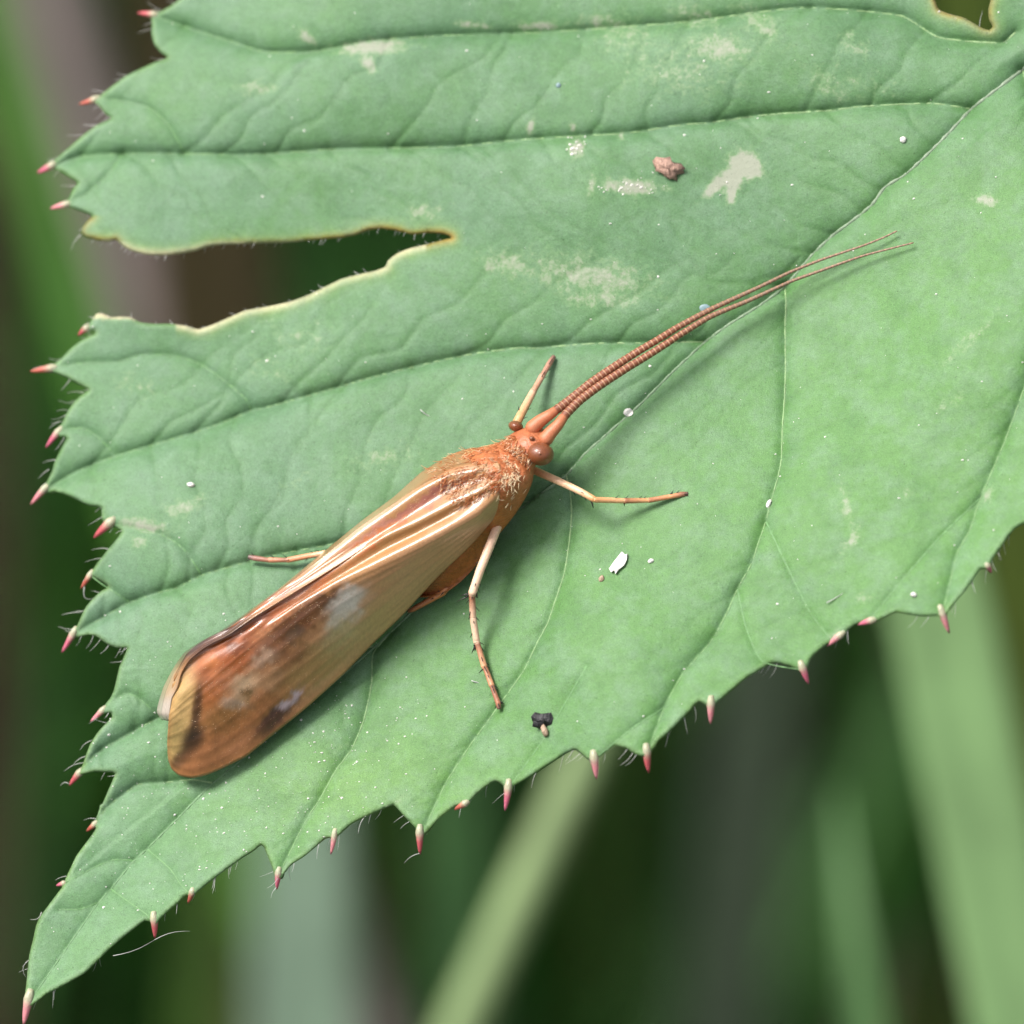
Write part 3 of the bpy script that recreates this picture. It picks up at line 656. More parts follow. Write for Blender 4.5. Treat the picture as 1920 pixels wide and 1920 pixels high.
    # soft mottling of the outer half
    mot = (np.sin(x * .11 + 3 * np.sin(y * .05)) * np.sin(y * .13 + 2 * np.sin(x * .07))) * np.clip((u - .5) / .2, 0, 1) * .13
    c = c * (1 + mot[:, None])
    edge = np.clip((v - .975) / .02, 0, 1)[:, None]; c = c * (1 - .5 * edge) + lin(190, 130, 80, AL) * .5 * edge
    o = mesh_obj('forewing', W(x, y, z), grid_faces(nu, nv), wing_mat, fly, cols=c, attrs={'along': u * 3, 'across': v})
    sm = o.modifiers.new('t', 'SOLIDIFY'); sm.thickness = .00004; sm.offset = 0
    return o
right_wing()
def left_wing():
    nu, nv = 200, 30
    e0 = [(915,838),(880,842),(846,853),(792,885),(738,933),(684,973),(613,1031),(561,1074),(514,1113),(467,1147),(415,1183),(376,1204),(346,1225),(327,1252),(308,1288),(295,1334),(304,1350)]
    mid = [(930,858),(890,866),(843,878),(778,920),(726,962),(664,1005),(605,1048),(545,1092),(498,1126),(455,1158),(408,1192),(370,1213),(344,1236),(326,1262),(312,1296),(303,1338),(310,1350)]
    in_ = [(945,885),(900,898),(845,912),(762,970),(712,1008),(640,1056),(560,1106),(480,1155),(430,1190),(400,1205),(379,1218),(355,1238),(340,1262),(332,1290),(322,1310),(318,1340),(320,1352)]
    g = loft([(e0, [1.3, .9, .7, .55, .5, .45, .4, .4]), (mid, [2.4, 2.62, 2.6, 2.5, 2.38, 2.2, 2.0, 1.8, 1.5, 1.2, .9]), (in_, [2.75, 2.8, 2.8, 2.72, 2.62, 2.46, 2.28, 2.08, 1.8, 1.5, 1.1])], nu, nv)
    x = g[..., 0].ravel(); y = g[..., 1].ravel(); h = g[..., 2].ravel()
    uu, vv = np.meshgrid(np.linspace(0, 1, nu), np.linspace(0, 1, nv), indexing='ij'); u = uu.ravel(); v = vv.ravel()
    for c0 in (.2, .38, .56, .75): h = h + .03 * np.exp(-((v - c0) / .03) ** 2)
    z = zleaf_smooth(x, y) + h / THX
    c = np.zeros((len(x), 3)) + lin(206, 150, 100, AL)
    c = blobs(x, y, c, [(850,865,70,14,-36,(196,122,70),.7),(640,1020,140,8,-38,(226,188,140),.8),(540,1105,60,8,-38,(190,120,110),.7),(395,1195,95,26,-30,(84,48,40),.95),(305,1330,26,40,10,(226,214,200),.95),(318,1280,14,30,20,(214,186,150),.9)])
    c = c * (1 - .3 * (np.exp(-((v - .5) / .05) ** 2))[:, None])
    o = mesh_obj('forewing', W(x, y, z), grid_faces(nu, nv), wing_mat, fly, cols=c, attrs={'along': u * 3, 'across': v})
    sm = o.modifiers.new('t', 'SOLIDIFY'); sm.thickness = .00004; sm.offset = 0
left_wing()

# ---- body: head, thorax and abdomen as one continuous mesh
chit = col_mat('orange_cuticle', rough=.45, noise=.3, nscale=5, bump=5e-5, bscale=10, coat=.1)
def body():
    # upper-left contour, lower-right contour, lowest and highest point above the leaf (mm)
    ST = [((1008,798),(1030,810),1.3,1.8,(206,124,82)),((990,800),(1032,824),1.05,2.05,(208,126,84)),((972,806),(1022,840),.9,2.3,(204,120,78)),((958,814),(1010,860),.85,2.35,(198,112,70)),
          ((944,826),(1002,880),.8,2.3,(204,120,74)),((925,832),(998,904),.65,2.5,(200,116,70)),((902,838),(986,932),.5,2.8,(202,118,72)),((876,846),(966,964),.4,2.86,(198,114,64)),
          ((856,866),(944,992),.3,2.5,(196,116,58)),((836,900),(915,1026),.2,2.0,(186,108,48)),((810,940),(886,1068),.15,1.7,(178,100,42)),((790,980),(850,1102),.12,1.45,(166,92,38)),
          ((765,1020),(818,1118),.12,1.25,(150,80,36)),((738,1060),(784,1120),.15,1.0,(150,74,34)),((722,1090),(756,1116),.2,.7,(140,70,34))]
    A = np.array([[a[0], a[1], b[0], b[1], lo, hi, *lin(*c, AL)] for a, b, lo, hi, c in ST])
    n = 96; ts = np.linspace(0, len(A) - 1, n); R = np.array(resample_fix(A, n)); sides = 40
    V = []; Cc = []
    for i in range(n):
        ul, lr, lo, hi, c = R[i, :2], R[i, 2:4], R[i, 4], R[i, 5], R[i, 6:9]
        ct = (ul + lr) / 2; hw = (lr - ul) / 2
        a = np.arange(sides) * 2 * math.pi / sides
        ca = np.sign(np.cos(a)) * np.abs(np.cos(a)) ** .85; sa = np.sign(np.sin(a)) * np.abs(np.sin(a)) ** .9
        p = ct + hw * ca[:, None]
        hh = (lo + hi) / 2 + (hi - lo) / 2 * sa
        # plates of the thorax: two shining oval lobes, groove between head and pronotum
        t = ts[i]
        hh += .10 * np.exp(-((t - 6.6) / .55) ** 2) * np.exp(-((a - 1.15) / .35) ** 2) + .10 * np.exp(-((t - 6.4) / .55) ** 2) * np.exp(-((a - 2.0) / .3) ** 2)
        hh -= (.18 * np.exp(-((t - 4.3) / .22) ** 2) + .10 * np.exp(-((t - 5.4) / .18) ** 2)) * np.clip(sa, 0, 1)
        hh -= .75 * np.clip(ca, 0, 1) ** 1.4 * np.clip(sa + .35, 0, 1) * np.clip((t - 5.2) / 1.2, 0, 1)
        zc = zleaf_smooth([ct[0]], [ct[1]])[0]
        zz = zc + TILT * 0 + hh / THX + ((p - ct) @ np.array([.632, .775])) * K * TILT
        V.append(W(p[:, 0], p[:, 1], zz)); 
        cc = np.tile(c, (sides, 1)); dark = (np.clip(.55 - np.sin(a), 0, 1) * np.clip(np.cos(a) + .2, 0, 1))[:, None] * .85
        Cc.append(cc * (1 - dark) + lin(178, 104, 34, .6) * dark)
    v = np.concatenate(V); f = grid_faces(n, sides, 0, True); k = len(v)
    v = np.vstack([v, v[:sides].mean(0), v[-sides:].mean(0)]); c = np.vstack(Cc + [Cc[0][:1], Cc[-1][:1]])
    for j in range(sides): f += [(k, (j+1) % sides, j), (k+1, k - sides + j, k - sides + (j+1) % sides)]
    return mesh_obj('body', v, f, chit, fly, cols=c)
body()
def ellipsoid(cx, cy, cz, ax, ay, az, rot=0, nu=20, nv=28, bump=0):
    th = np.linspace(0.02, math.pi - .02, nu); ph = np.arange(nv) * 2 * math.pi / nv
    T, Pp = np.meshgrid(th, ph, indexing='ij')
    X = np.sin(T) * np.cos(Pp) * ax; Y = np.sin(T) * np.sin(Pp) * ay; Z = np.cos(T) * az
    if bump: k = 1 + bump * rng.normal(0, 1, X.shape); X, Y, Z = X * k, Y * k, Z * k
    c, s = math.cos(rot), math.sin(rot)
    v = W((cx + X * c - Y * s).ravel(), (cy + X * s + Y * c).ravel(), (cz + Z).ravel())
    f = grid_faces(nu, nv, 0, True); f.append(tuple(range(nv))); f.append(tuple((nu-1)*nv + j for j in range(nv))[::-1])
    return v, f
eye_mat = col_mat('compound_eye', rough=.28, noise=.12, nscale=30, bump=8e-6, bscale=60, base=tuple(lin(160, 92, 56, .5)), coat=.3, coat_rough=.15)
zs = lambda x, y: float(zleaf_smooth([x], [y])[0])
v, f = ellipsoid(1013, 851, zs(1013, 851) + 2.25, 26, 22, .45, .15); mesh_obj('eye', v, f, eye_mat, fly)
v, f = ellipsoid(967, 799, zs(967, 799) + 1.8, 14, 10.5, .32, .2); mesh_obj('eye', v, f, eye_mat, fly)
v, f = ellipsoid(997, 822, zs(997, 822) + 2.46, 5.5, 4.5, .10); mesh_obj('ocellus', v, f, eye_mat, fly)

# ---- antennae, ringed
ant_mat = col_mat('antenna', rough=.45, noise=.15, nscale=20, bump=1e-5, bscale=40)
AN1 = [(992,808),(1012,790),(1033,776),(1067,751),(1109,717),(1151,688),(1196,659),(1230,639),(1270,614),(1331,581),(1424,538),(1482,510),(1540,487),(1617,461),(1655,446),(1682,433)]
AN2 = [(1018,830),(1032,812),(1046,797),(1061,777),(1087,751),(1123,724),(1174,691),(1219,664),(1255,641),(1270,631),(1331,594),(1405,563),(1482,528),(1540,507),(1617,480),(1713,455)]
def antenna(px, up):
    p = catmull(px, 1.0); d = np.r_[0, np.cumsum(np.linalg.norm(np.diff(p, axis=0), axis=1))]; L = d[-1]
    brown = lin(146, 84, 56, AL); brown2 = lin(150, 120, 98, AL); pale = lin(214, 164, 128, .62); orange = lin(210, 128, 88, AL)
    s = 0; S = []; Rr = []; Cc = []
    def rad(q): return float(np.interp(q, [0, 8, 26, 44, 66, 150, 300, 520, L], [11, 14, 12.5, 10.5, 8.4, 7.9, 6.4, 3.4, 1.4]))
    while s < 62: S.append(s); Rr.append(rad(s)); Cc.append(orange); s += 4
    while s < L - 9:
        sl = float(np.interp(s, [62, 300, L], [8.6, 10, 12]))
        fade = np.interp(s, [300, 480], [0, 1]); br = brown * (1 - fade) + brown2 * fade; pl = pale * (1 - .6 * fade) + br * .6 * fade
        for q, k, cc in ((0, .97, br), (.25, 1.0, br), (.62, 1.03, br * .8), (.76, 1.06, pl), (.92, 1.0, pl)):
            S.append(s + q * sl); Rr.append(rad(s) * k); Cc.append(cc)
        s += sl
    S.append(L); Rr.append(1.0); Cc.append(brown2)
    S = np.array(S); x = np.interp(S, d, p[:, 0]); y = np.interp(S, d, p[:, 1])
    zz = zleaf_smooth(x, y) + np.interp(S / L, [0, .06, .3, .7, 1], [2.0, 2.1, 1.25, .6, .3]) / THX + up
    v, f, c = tube(W(x, y, zz), np.array(Rr) * K * .001, 12, np.array(Cc))
    o = mesh_obj('antenna', v, f, ant_mat, fly, cols=c)
antenna(AN1, 0); antenna(AN2, .02)

# ---- legs: each one continuous tapering mesh with joints, spines as its sub-part
leg_mat = col_mat('leg_cuticle', rough=.42, noise=.18, nscale=10, bump=1.2e-5, bscale=25, coat=.1)
spn_mat = col_mat('leg_spine', rough=.4, noise=.1, base=(.012, .009, .008))
def leg(px, hts, rads, cols, nsp, big=()):
    P = np.array(px, float); A = np.c_[P, hts, rads, np.array([lin(*c, .85) for c in cols])]
    dd = np.r_[0, np.cumsum(np.linalg.norm(np.diff(P, axis=0), axis=1))]
    s = np.unique(np.r_[np.arange(0, dd[-1], 3.0), dd, dd[1:-1] - 1.5, dd[1:-1] + 1.5])
    R = np.stack([np.interp(s, dd, A[:, k]) for k in range(A.shape[1])], 1)
    R[:, :2] = (R[:, :2] + np.r_[R[:1, :2], R[:-1, :2]] + np.r_[R[1:, :2], R[-1:, :2]]) / 3
    zz = zleaf_smooth(R[:, 0], R[:, 1]) + R[:, 2] / THX
    v, f, c = tube(W(R[:, 0], R[:, 1], zz), R[:, 3] * K * .001, 12, R[:, 4:7])
    lo = mesh_obj('leg', v, f, leg_mat, fly, cols=c)
    J = Joined()
    T = np.gradient(R[:, :2], axis=0); T /= np.linalg.norm(T, axis=1)[:, None] + 1e-9
    for k in range(nsp):
        i = random.randrange(4, len(R) - 2); sd_ = random.choice((-1, 1, 0)); nrm = np.array([-T[i, 1], T[i, 0]]) * sd_
        b0 = R[i, :2] + nrm * R[i, 3] * .7; L = random.uniform(7, 14)
        e = b0 + (T[i] * .75 + nrm * .6) * L
        zt = zz[i] + (R[i, 3] * K * .8 if sd_ == 0 else 0)
        vv, ff, _ = tube(W([b0[0], (b0[0]+e[0])/2, e[0]], [b0[1], (b0[1]+e[1])/2, e[1]], [zt, zt + .05, zt + (.1 if sd_ == 0 else -.05)]), np.array([1.1, .9, .35]) * K * .001, 4); J.add(vv, ff)
    for b0, e in big:
        zt = float(np.interp(0, [0], [0])) + zs(*b0) + .35
        i = int(np.argmin(np.linalg.norm(R[:, :2] - np.array(b0), axis=1))); zt = zz[i]
        vv, ff, _ = tube(W(np.linspace(b0[0], e[0], 4), np.linspace(b0[1], e[1], 4), [zt, zt, zt - .03, zt - .06]), np.array([1.8, 1.5, 1.1, .4]) * K * .001, 5); J.add(vv, ff)
    sp = J.build('leg_spines', spn_mat, lo); sp['kind'] = 'stuff'
tan = (236, 190, 152); tan2 = (238, 198, 168); brn = (150, 100, 76); drk = (92, 70, 60); org = (220, 160, 108)
leg([(992,878),(1011,886),(1047,902),(1089,922),(1112,935),(1116,937),(1171,939),(1173,939),(1216,938),(1218,938),(1258,931),(1278,927),(1290,926)],
    [.9, 1.0, 1.25, 1.35, 1.35, 1.3, .75, .75, .4, .4, .22, .12, .08], [7.5, 7.5, 7.2, 6.6, 6.2, 5.6, 5.0, 5.4, 4.6, 5.0, 4.6, 5.2, 4.2],
    [org, (222,160,110), tan, tan, org, org, (232,178,130), (160,106,76), (230,172,120), (170,112,80), (214,148,102), brn, drk], 16, [((1108,938),(1113,953)),((1170,942),(1171,949))])
leg([(946,950),(940,968),(921,1017),(901,1067),(886,1111),(885,1118),(887,1158),(894,1204),(896,1209),(908,1250),(910,1253),(922,1285),(923,1288),(934,1318),(936,1330)],
    [.9, 1.2, 1.55, 1.6, 1.5, 1.4, 1.0, .55, .52, .32, .3, .2, .2, .1, .06], [9, 9, 8.8, 8.4, 8.0, 6.2, 6.6, 6.6, 5.4, 6.0, 5.0, 5.6, 4.6, 5.2, 4.4],
    [org, tan, tan2, tan2, tan2, (160,100,70), tan2, tan2, (150,100,76), (222,164,124), (160,106,80), (210,150,112), (150,100,80), (170,112,84), drk], 46,
    [((880,1112),(862,1118)),((882,1116),(856,1128)),((893,1206),(884,1226)),((895,1207),(890,1222)),((908,1252),(898,1262)),((900,1212),(908,1222)),((886,1130),(879,1160)),((890,1180),(881,1196))])
leg([(962,806),(974,783),(999,736),(1002,731),(1016,706),(1018,703),(1030,682),(1039,668)],
    [1.3, 1.25, .7, .65, .42, .4, .2, .06], [9, 8.4, 7.0, 5.8, 6.0, 5.2, 5.6, 4.4], [(206,150,84), (216,164,116), (222,176,146), (190,140,112), (210,160,134), (176,128,106), (180,130,110), (120,88,78)], 10)
leg([(660,1040),(610,1037),(580,1042),(540,1050),(537,1050),(505,1050),(502,1050),(480,1047),(466,1044)],
    [.5, .4, .32, .25, .25, .18, .18, .12, .06], [7, 5.6, 5.4, 5.4, 4.6, 5.2, 4.6, 5.4, 4.4], [tan, tan, (214,150,110), (206,140,104), brn, (200,136,104), brn, (150,104,92), (100,84,80)], 10)
# hind leg on the near side, folded under the wing edge
leg([(880,1050),(830,1112),(775,1142),(766,1146)], [.6, .5, .3, .12], [7, 6, 5, 4], [org, (190,120,70), (180,112,70), brn], 6)

# ---- hair on head and thorax, rooted on the surface it grows from
from mathutils.bvhtree import BVHTree
_bv, _bf = [], []
for ch in fly.children:
    if ch.name.split('.')[0] in ('body', 'forewing'):
        o_ = len(_bv); _bv += [v_.co + fly.location for v_ in ch.data.vertices]; _bf += [tuple(i + o_ for i in p_.vertices) for p_ in ch.data.polygons]
_bvh = BVHTree.FromPolygons(_bv, _bf)
def surf_z(px, py):
    far = Vector(W(px, py, 0)); d_ = (far - cam.location).normalized(); hit = _bvh.ray_cast(cam.location, d_)
    return None if hit[0] is None else float((RCN.T @ np.array(hit[0]))[2] * 1000)
hairm = col_mat('insect_hair', rough=.3, noise=.1, nscale=10, transl=.15)
FH = Joined()
def fhair(x, y, h0, ang, L, lift, r=.9, col=None):
    n = 6; s = np.linspace(0, 1, n); cv = random.uniform(-.7, .7)
    a = ang + cv * s; dx = np.cumsum(np.cos(a)) * L / n; dy = np.cumsum(np.sin(a)) * L / n
    px = x + dx - dx[0]; py = y + dy - dy[0]
    z0 = surf_z(x, y)
    if z0 is None: return                                   # nothing there to grow from
    zz = z0 - .03 + lift * np.sin(s * 2.2)
    v, f, _ = tube(W(px, py, zz), np.linspace(r, r * .3, n) * K * .001, 4); FH.add(v, f, col)
for k in range(1500):
    t = random.random(); q = random.uniform(-1, 1)
    cx, cy = 985 - 165 * t, 838 + 62 * t; w = 30 + 38 * min(1, t * 1.6)
    x = cx + .632 * q * w; y = cy + .775 * q * w
    top = 2.35 + .55 * math.sin(min(1, t * 1.3) * 1.9); h = (.8 + (top - .8) * math.sqrt(max(0, 1 - (q * .95) ** 2)))
    col = lin(*random.choice([(236, 176, 122), (222, 142, 84), (250, 220, 184), (206, 118, 62), (190, 100, 52)]), .8)
    fhair(x, y, h - .05, random.gauss(2.5, .45), random.uniform(9, 24), random.uniform(.05, .15), random.uniform(.6, 1.05), col)
for k in range(60):                                            # fringe standing off the upper side
    t = random.random() * .62; x = 960 - 190 * t + random.uniform(-4, 4); y = np.interp(t, [0, .25, .55, 1], [812, 830, 842, 892]) + random.uniform(3, 12)
    fhair(x, y, 1.6, random.gauss(2.95, .35), random.uniform(8, 20), .02, random.uniform(.5, .8), lin(*random.choice([(240, 200, 140), (232, 208, 150)]), .85))
for k in range(150):                                           # collar tufts
    x = 958 + random.gauss(0, 12); y = 880 + random.gauss(0, 24)
    fhair(x, y, 2.0 - .012 * (y - 850) + .1, random.gauss(1.9, .5), random.uniform(10, 20), .12, random.uniform(.6, 1.0), lin(250, 226, 186, .9))
fh = FH.build('body_hair', hairm, fly); fh['kind'] = 'stuff'
# fine down lying flat along the wings
WH = Joined(); n_down = 0
e1r, e3r = resample(E1, 200), resample(E3, 200)
while n_down < 3000:
    i = int(199 * random.uniform(.03, .99)); q = random.random() ** .8
    p = e1r[i] * (1 - q) + e3r[i] * q; j = min(i + 6, 199); t_ = (e1r[j] * (1 - q) + e3r[j] * q) - (e1r[max(0, j-12)] * (1 - q) + e3r[max(0, j-12)] * q)
    z0 = surf_z(*p); n_down += 1
    if z0 is None: continue
    t_ = t_ / (np.linalg.norm(t_) + 1e-6); a_ = math.atan2(t_[1], t_[0]) + random.gauss(0, .22); L_ = random.uniform(5, 11)
    e_ = p + np.array([math.cos(a_), math.sin(a_)]) * L_; z1 = surf_z(*e_)
    if z1 is None or abs(z1 - z0) > .25: continue
    m_ = (p + e_) / 2
    v, f, _ = tube(W([p[0], m_[0], e_[0]], [p[1], m_[1], e_[1]], [z0 - .004, (z0 + z1) / 2 + .02, z1 + .015]), np.array([.55, .45, .2]) * K * .001, 3)
    WH.add(v, f, lin(*random.choice([(250, 222, 184), (240, 200, 150), (226, 170, 116), (150, 96, 60)]), .75))
wh = WH.build('wing_down', hairm, fly); wh['kind'] = 'stuff'

# ------------------------------------------------------------------ bits lying on the leaf
white_mat = col_mat('white_flake', rough=.5, noise=.08, nscale=6, bump=2e-5, bscale=10, base=tuple(lin(238, 234, 228, .78)))
blue_mat = col_mat('grey_blue_film', rough=.4, noise=.15, nscale=8, base=tuple(lin(150, 178, 184, .6)))
brown_mat = col_mat('brown_crumb', rough=.7, noise=.5, nscale=9, bump=6e-5, bscale=10, base=tuple(lin(196, 158, 140, .6)))
black_mat = col_mat('black_crumb', rough=.5, noise=.5, nscale=10, bump=6e-5, bscale=12, base=tuple(lin(56, 54, 58, .55)))
tan_mat = col_mat('tan_flake', rough=.6, noise=.3, nscale=9, bump=4e-5, bscale=12, base=tuple(lin(206, 176, 150, .6)))
def lump(name, mat, x, y, ax, ay, az, rot, label, cat, group=None, bump=.09, nu=10, nv=14):
    v, f = ellipsoid(x, y, zl(x, y) + az * .35, ax, ay, az * .7, rot, nu, nv, bump)
    return tag(mesh_obj(name, v, f, mat), label, cat, group)
lump('dirt_crumb', brown_mat, 1253, 316, 27, 19, .26, .3, 'pinkish brown crumb of dirt lying beside the pale scar on the leaf', 'crumb', bump=.2, nu=10, nv=15)
bc = lump('dirt_crumb', black_mat, 1020, 1350, 20, 12, .16, .1, 'black crumb with a tan flake lying below the middle leg foot', 'crumb', bump=.34, nu=7, nv=11)
v, f = ellipsoid(1021, 1370, zl(1021, 1370) + .1, 6, 12, .1, -.3, 8, 10, .12); mesh_obj('tan_flake', v, f, tan_mat, bc)
def plate(poly, z, th, mat, name, label, cat):
    q = np.array(poly, float); n = len(q); ct = q.mean(0)
    zz = zfull(q[:, 0], q[:, 1])[0]
    top = W(q[:, 0], q[:, 1], zz + z + th); bot = W(q[:, 0], q[:, 1], zz - .02)
    inn = ct + (q - ct) * .5; crown = W(inn[:, 0], inn[:, 1], zfull(inn[:, 0], inn[:, 1])[0] + z + th * 1.8)
    v = np.vstack([bot, top, crown]); f = [(i, (i+1) % n, n + (i+1) % n, n + i) for i in range(n)] + [(n+i, n+(i+1) % n, 2*n+(i+1) % n, 2*n+i) for i in range(n)] + [tuple(2*n + i for i in range(n))]
    return tag(mesh_obj(name, v, f, mat, smooth=False), label, cat)
plate([(1166,1034),(1172,1040),(1176,1038),(1175,1050),(1170,1060),(1160,1068),(1154,1076),(1152,1069),(1146,1073),(1142,1066),(1150,1054),(1158,1044)], .06, .06, white_mat, 'white_flake', 'jagged white flake on the leaf between foreleg foot and margin', 'flake')
plate([(1178 + 9 * math.cos(a_) * (1 + .06 * math.sin(3 * a_)), 773 + 7.6 * math.sin(a_)) for a_ in np.linspace(0, 5.9, 14)], .02, .02, white_mat, 'white_grain', 'round white grain on the midrib below the antennae', 'grain')
lump('white_grain', white_mat, 1220, 1052, 6, 4, .08, -.4, 'small white grain just right of the jagged white flake', 'grain')
lump('dirt_grain', tan_mat, 1128, 1085, 5, 7, .09, .3, 'small tan dirt grain just left of the jagged white flake', 'grain')
lump('white_grain', white_mat, 1693, 262, 6, 6, .1, 0, 'white grain between the uppermost side vein and the midrib', 'grain')
lump('white_grain', white_mat, 358, 909, 7, 4.5, .1, .1, 'white grain on the left lobe beside a pale scar', 'grain')
lump('white_grain', white_mat, 1713, 1115, 6, 4.5, .1, .1, 'white grain near the toothed margin beside the bright blade', 'grain')
lump('white_flake', white_mat, 1441, 945, 4, 10, .06, .4, 'slim white flake lying on a side vein of the lower leaf half', 'flake')
lump('grey_film_spot', blue_mat, 1322, 578, 11, 8, .05, .1, 'blue grey dried droplet touching the antennae', 'droplet', bump=.02)
lump('grey_film_spot', blue_mat, 1047, 160, 5, 5, .06, 0, 'tiny pale blue dried droplet on the upper lobe', 'droplet', bump=.02)
fib = [((788,768),(822,784),.1,'curved white fibre lying on the leaf behind the far foreleg'),((1550,1130),(1590,1104),.04,'straight white fibre lying near the lower toothed margin'),((884,1276),(922,1276),.12,'white fibre beside the middle leg foot')]
for p0, p1, be, lab in fib:
    J = Joined(); hair(p0, p1, be, 1.2, (.1, .1), J, None); tag(J.build('white_fibre', hair_mat), lab, 'fibre')
# dust: uncountable
DJ = Joined()
def speck(x, y, r):
    z = zl(x, y); n = 5; a = np.arange(n) * 2 * math.pi / n + random.random() * 3; rr = r * rng.uniform(.6, 1.3, n)
    px = x + np.cos(a) * rr; py = y + np.sin(a) * rr * random.uniform(.5, 1)
    v = np.vstack([W(px, py, np.full(n, z - .01)), W([x], [y], [z + r * K * .9])]); DJ.add(v, [(i, (i+1) % n, n) for i in range(n)])
def inside(x, y):
    a = outline; b = np.roll(outline, -1, 0); m_ = (a[:, 1] > y) != (b[:, 1] > y)
    xc = a[m_, 0] + (y - a[m_, 1]) * (b[m_, 0] - a[m_, 0]) / (b[m_, 1] - a[m_, 1]); return np.sum(x < xc) % 2 == 1
cnt = 0
while cnt < 700:
    if random.random() < .42: x, y = random.gauss(380, 190), random.gauss(1500, 160)
    elif random.random() < .2: x, y = random.gauss(640, 80), random.gauss(1430, 90)
    else: x, y = random.uniform(60, 1920), random.uniform(0, 1880)
    if not inside(x, y): continue
    speck(x, y, random.choice([1.0, 1.1, 1.3, 1.3, 1.6, 1.6, 2.0, 2.4, 3.2])); cnt += 1
for k in range(36): speck(random.gauss(1185, 28), random.gauss(350, 9), random.uniform(1.5, 3.4))
for k in range(18): speck(random.gauss(1082, 10), random.gauss(275, 11), random.uniform(2, 4))
ds_ = DJ.build('white_dust', white_mat, smooth=False); ds_['kind'] = 'stuff'; ds_['label'] = 'fine white dust specks scattered over the leaf'; ds_['category'] = 'dust'

# ------------------------------------------------------------------ background grass, far behind the leaf
UPC = RCN.T @ np.array([0, 0, 1.0])           # world up in camera axes
def grass_blade(px, py, depth, slope, width, col, label, top=40, name='tall_grass', fold=.25, bend=0.0, group=None, spec=.4, round_=False, lean=.75, k=.35):
    """passes behind photo pixel (px,py) at `depth` mm; slope = image dx per dy(down)."""
    P0 = PX(px, py, depth)
    dc = RCN.T @ np.array([0, lean, 1.0]); dc[0] = -slope * dc[1]
    Pw = cam2w(P0); dw = RCN @ dc
    lo = (GZ - .003 - Pw[2]); hi = top * .001
    n = 30; s = np.linspace(lo, hi, n)
    path = Pw + s[:, None] * dw
    path[:, 0] += bend * ((s - 0) ** 2) * np.sign(s) * 4
    wv = width * .5e-3 * np.interp(s, [lo, -.02, hi * .3, hi], [.7, 1, .95, .05])
    m = col_mat('blade', rough=.5, noise=.25, nscale=.5, base=tuple(lin(*col, k)), stretch=(700, 700, 60), transl=0 if round_ else .2, spec=spec)
    if round_:
        v, f, _ = tube(path, wv, 10); o = mesh_obj(name, v, f, m, origin=path[0])
    else:
        lat = np.array([1.0, 0, 0]); fw = cam2w(np.array([0, 0, 1.0])) * 1000; q = np.array([-1, -.5, 0, .5, 1])
        v = (path[:, None, :] + lat * (wv[:, None] * q)[..., None] + fw * (wv[:, None] * fold * (np.abs(q) ** 1.5))[..., None]).reshape(-1, 3)
        o = mesh_obj(name, v, grid_faces(n, 5), m, origin=path[0])
        sm = o.modifiers.new('t', 'SOLIDIFY'); sm.thickness = .0002
    return tag(o, label, 'reed', group)
grass_blade(1835, 1500, -72, .21, 3.9, (178, 226, 150), 'broad bright green grass blade behind the right toothed margin', top=24, k=.40)
grass_blade(570, 1780, -130, .0, 4.6, (190, 226, 192), 'broad pale grey green blade behind the lower leaf margin', top=12, k=.30)
grass_blade(975, 1690, -80, -.46, 1.9, (176, 206, 140), 'slanting yellow green grass stem below the leaf', top=20, round_=True, k=.38)
grass_blade(1600, 1720, -95, .13, 1.5, (140, 196, 120), 'narrow mid green blade left of the broad bright blade', top=4, k=.34)
grass_blade(860, 1740, -140, .04, 3.0, (96, 160, 80), 'dark green blade between the grey blade and the slanting stem', top=20, k=.22)
grass_blade(1400, 1500, -190, -.1, 4.5, (128, 156, 116), 'dull grey green blade behind the leaf', top=25, k=.16)
grass_blade(70, 300, -150, .30, 2.6, (130, 205, 80), 'fresh green stem rising behind the left lobes', top=30, round_=True, k=.22)
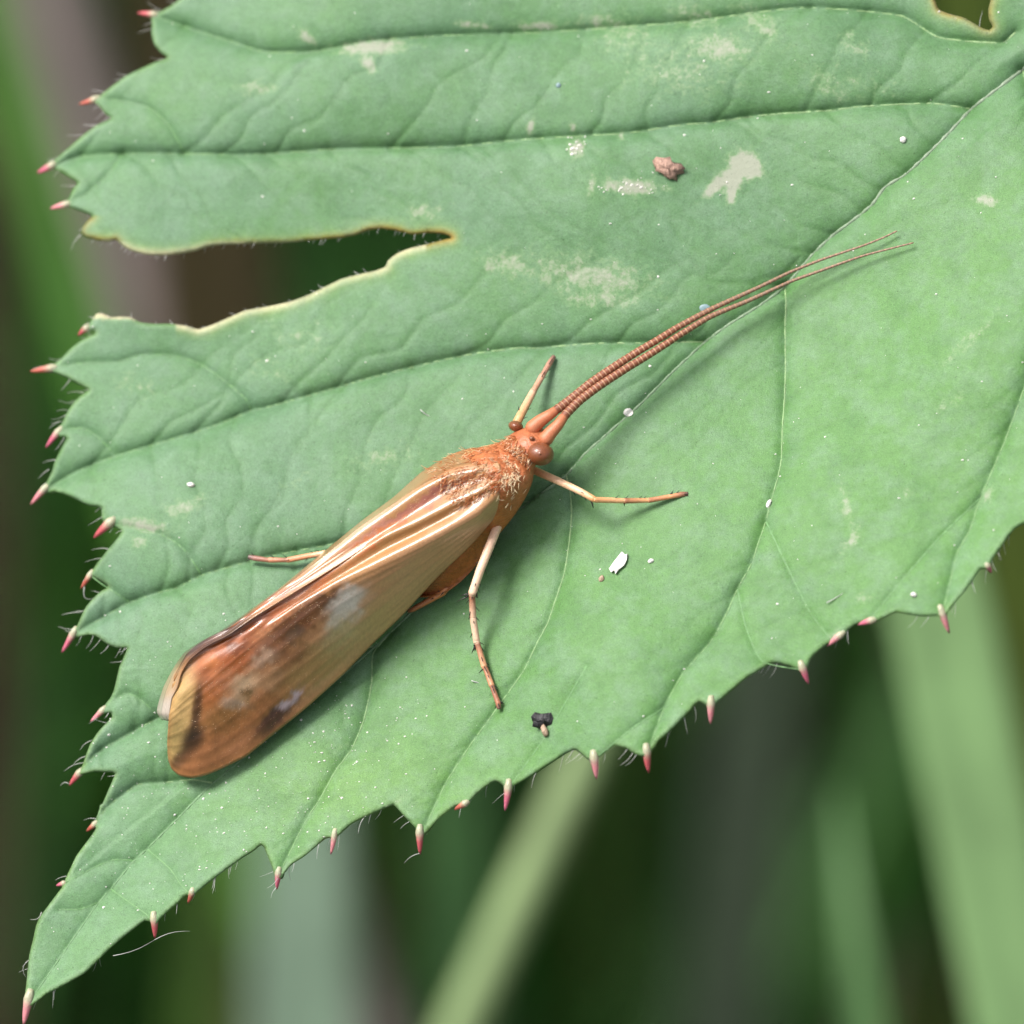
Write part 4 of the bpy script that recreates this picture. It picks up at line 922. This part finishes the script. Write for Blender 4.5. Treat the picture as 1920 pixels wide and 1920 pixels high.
grass_blade(112, 60, -215, .30, 3.2, (186, 168, 164), 'dry mauve grey stem beside the fresh green stem', top=30, round_=True, k=.36)
grass_blade(-30, 700, -190, .0, 2.6, (140, 106, 60), 'dead brown blade behind the left teeth', top=60, k=.10)
grass_blade(390, 1800, -170, -.1, 2.4, (110, 160, 40), 'deep green blade behind the leaf tip', top=12, k=.2)
grass_blade(400, 500, -165, .1, 6.0, (126, 108, 40), 'dead olive brown blade seen through the torn notch', top=30, k=.15)
grass_blade(1810, 20, -110, .1, 3.0, (120, 150, 20), 'olive green blade seen through the top cleft', top=30, k=.2)

UJ = Joined()
for k in range(3600 + 15000):
    x = random.uniform(-.11, .11) if k < 3600 else random.choice((-1, 1)) * random.uniform(.10, .55); dpt = random.uniform(90, 420); 
    # scatter over the ground
    y = random.uniform(-.02, .5) if k < 3600 else random.uniform(-.25, .6)
    h = random.uniform(.04, .12) * (1 if random.random() < .85 else 1.3); lx, ly = random.gauss(0, .25), random.gauss(0, .25)
    # keep clear of the space near the leaf (camera depth must stay behind it)
    tipw = np.array([x + lx * h, y + ly * h, GZ + h])
    dep = (RCN.T @ (tipw * 1000))[2]
    if dep > -95 and k < 3600: continue
    n = 5; s = np.linspace(0, 1, n); w = random.uniform(.001, .003) * (1 - s * .92)
    path = np.stack([x + lx * h * s ** 1.6, y + ly * h * s ** 1.6, GZ - .002 + h * s], 1)
    a = random.uniform(0, 6.28); lat = np.array([math.cos(a), math.sin(a), 0])
    v = np.concatenate([path - lat * w[:, None], path + lat * w[:, None]]); f = [(i, i+1, n+i+1, n+i) for i in range(n - 1)]
    r = random.random(); c = lin(*(random.choice([(62, 124, 34), (48, 106, 36), (84, 132, 70), (66, 110, 26)]) if r < .92 else random.choice([(110, 90, 50), (100, 94, 80)])), .55)
    UJ.add(v, f, c)
um = col_mat('undergrowth', rough=.55, noise=.3, nscale=.4, transl=.15)
uo = UJ.build('undergrowth', um, origin=(0, 0, GZ)); uo['kind'] = 'stuff'; uo['label'] = 'dark blurred grass growing on the ground below the leaf'; uo['category'] = 'grass'
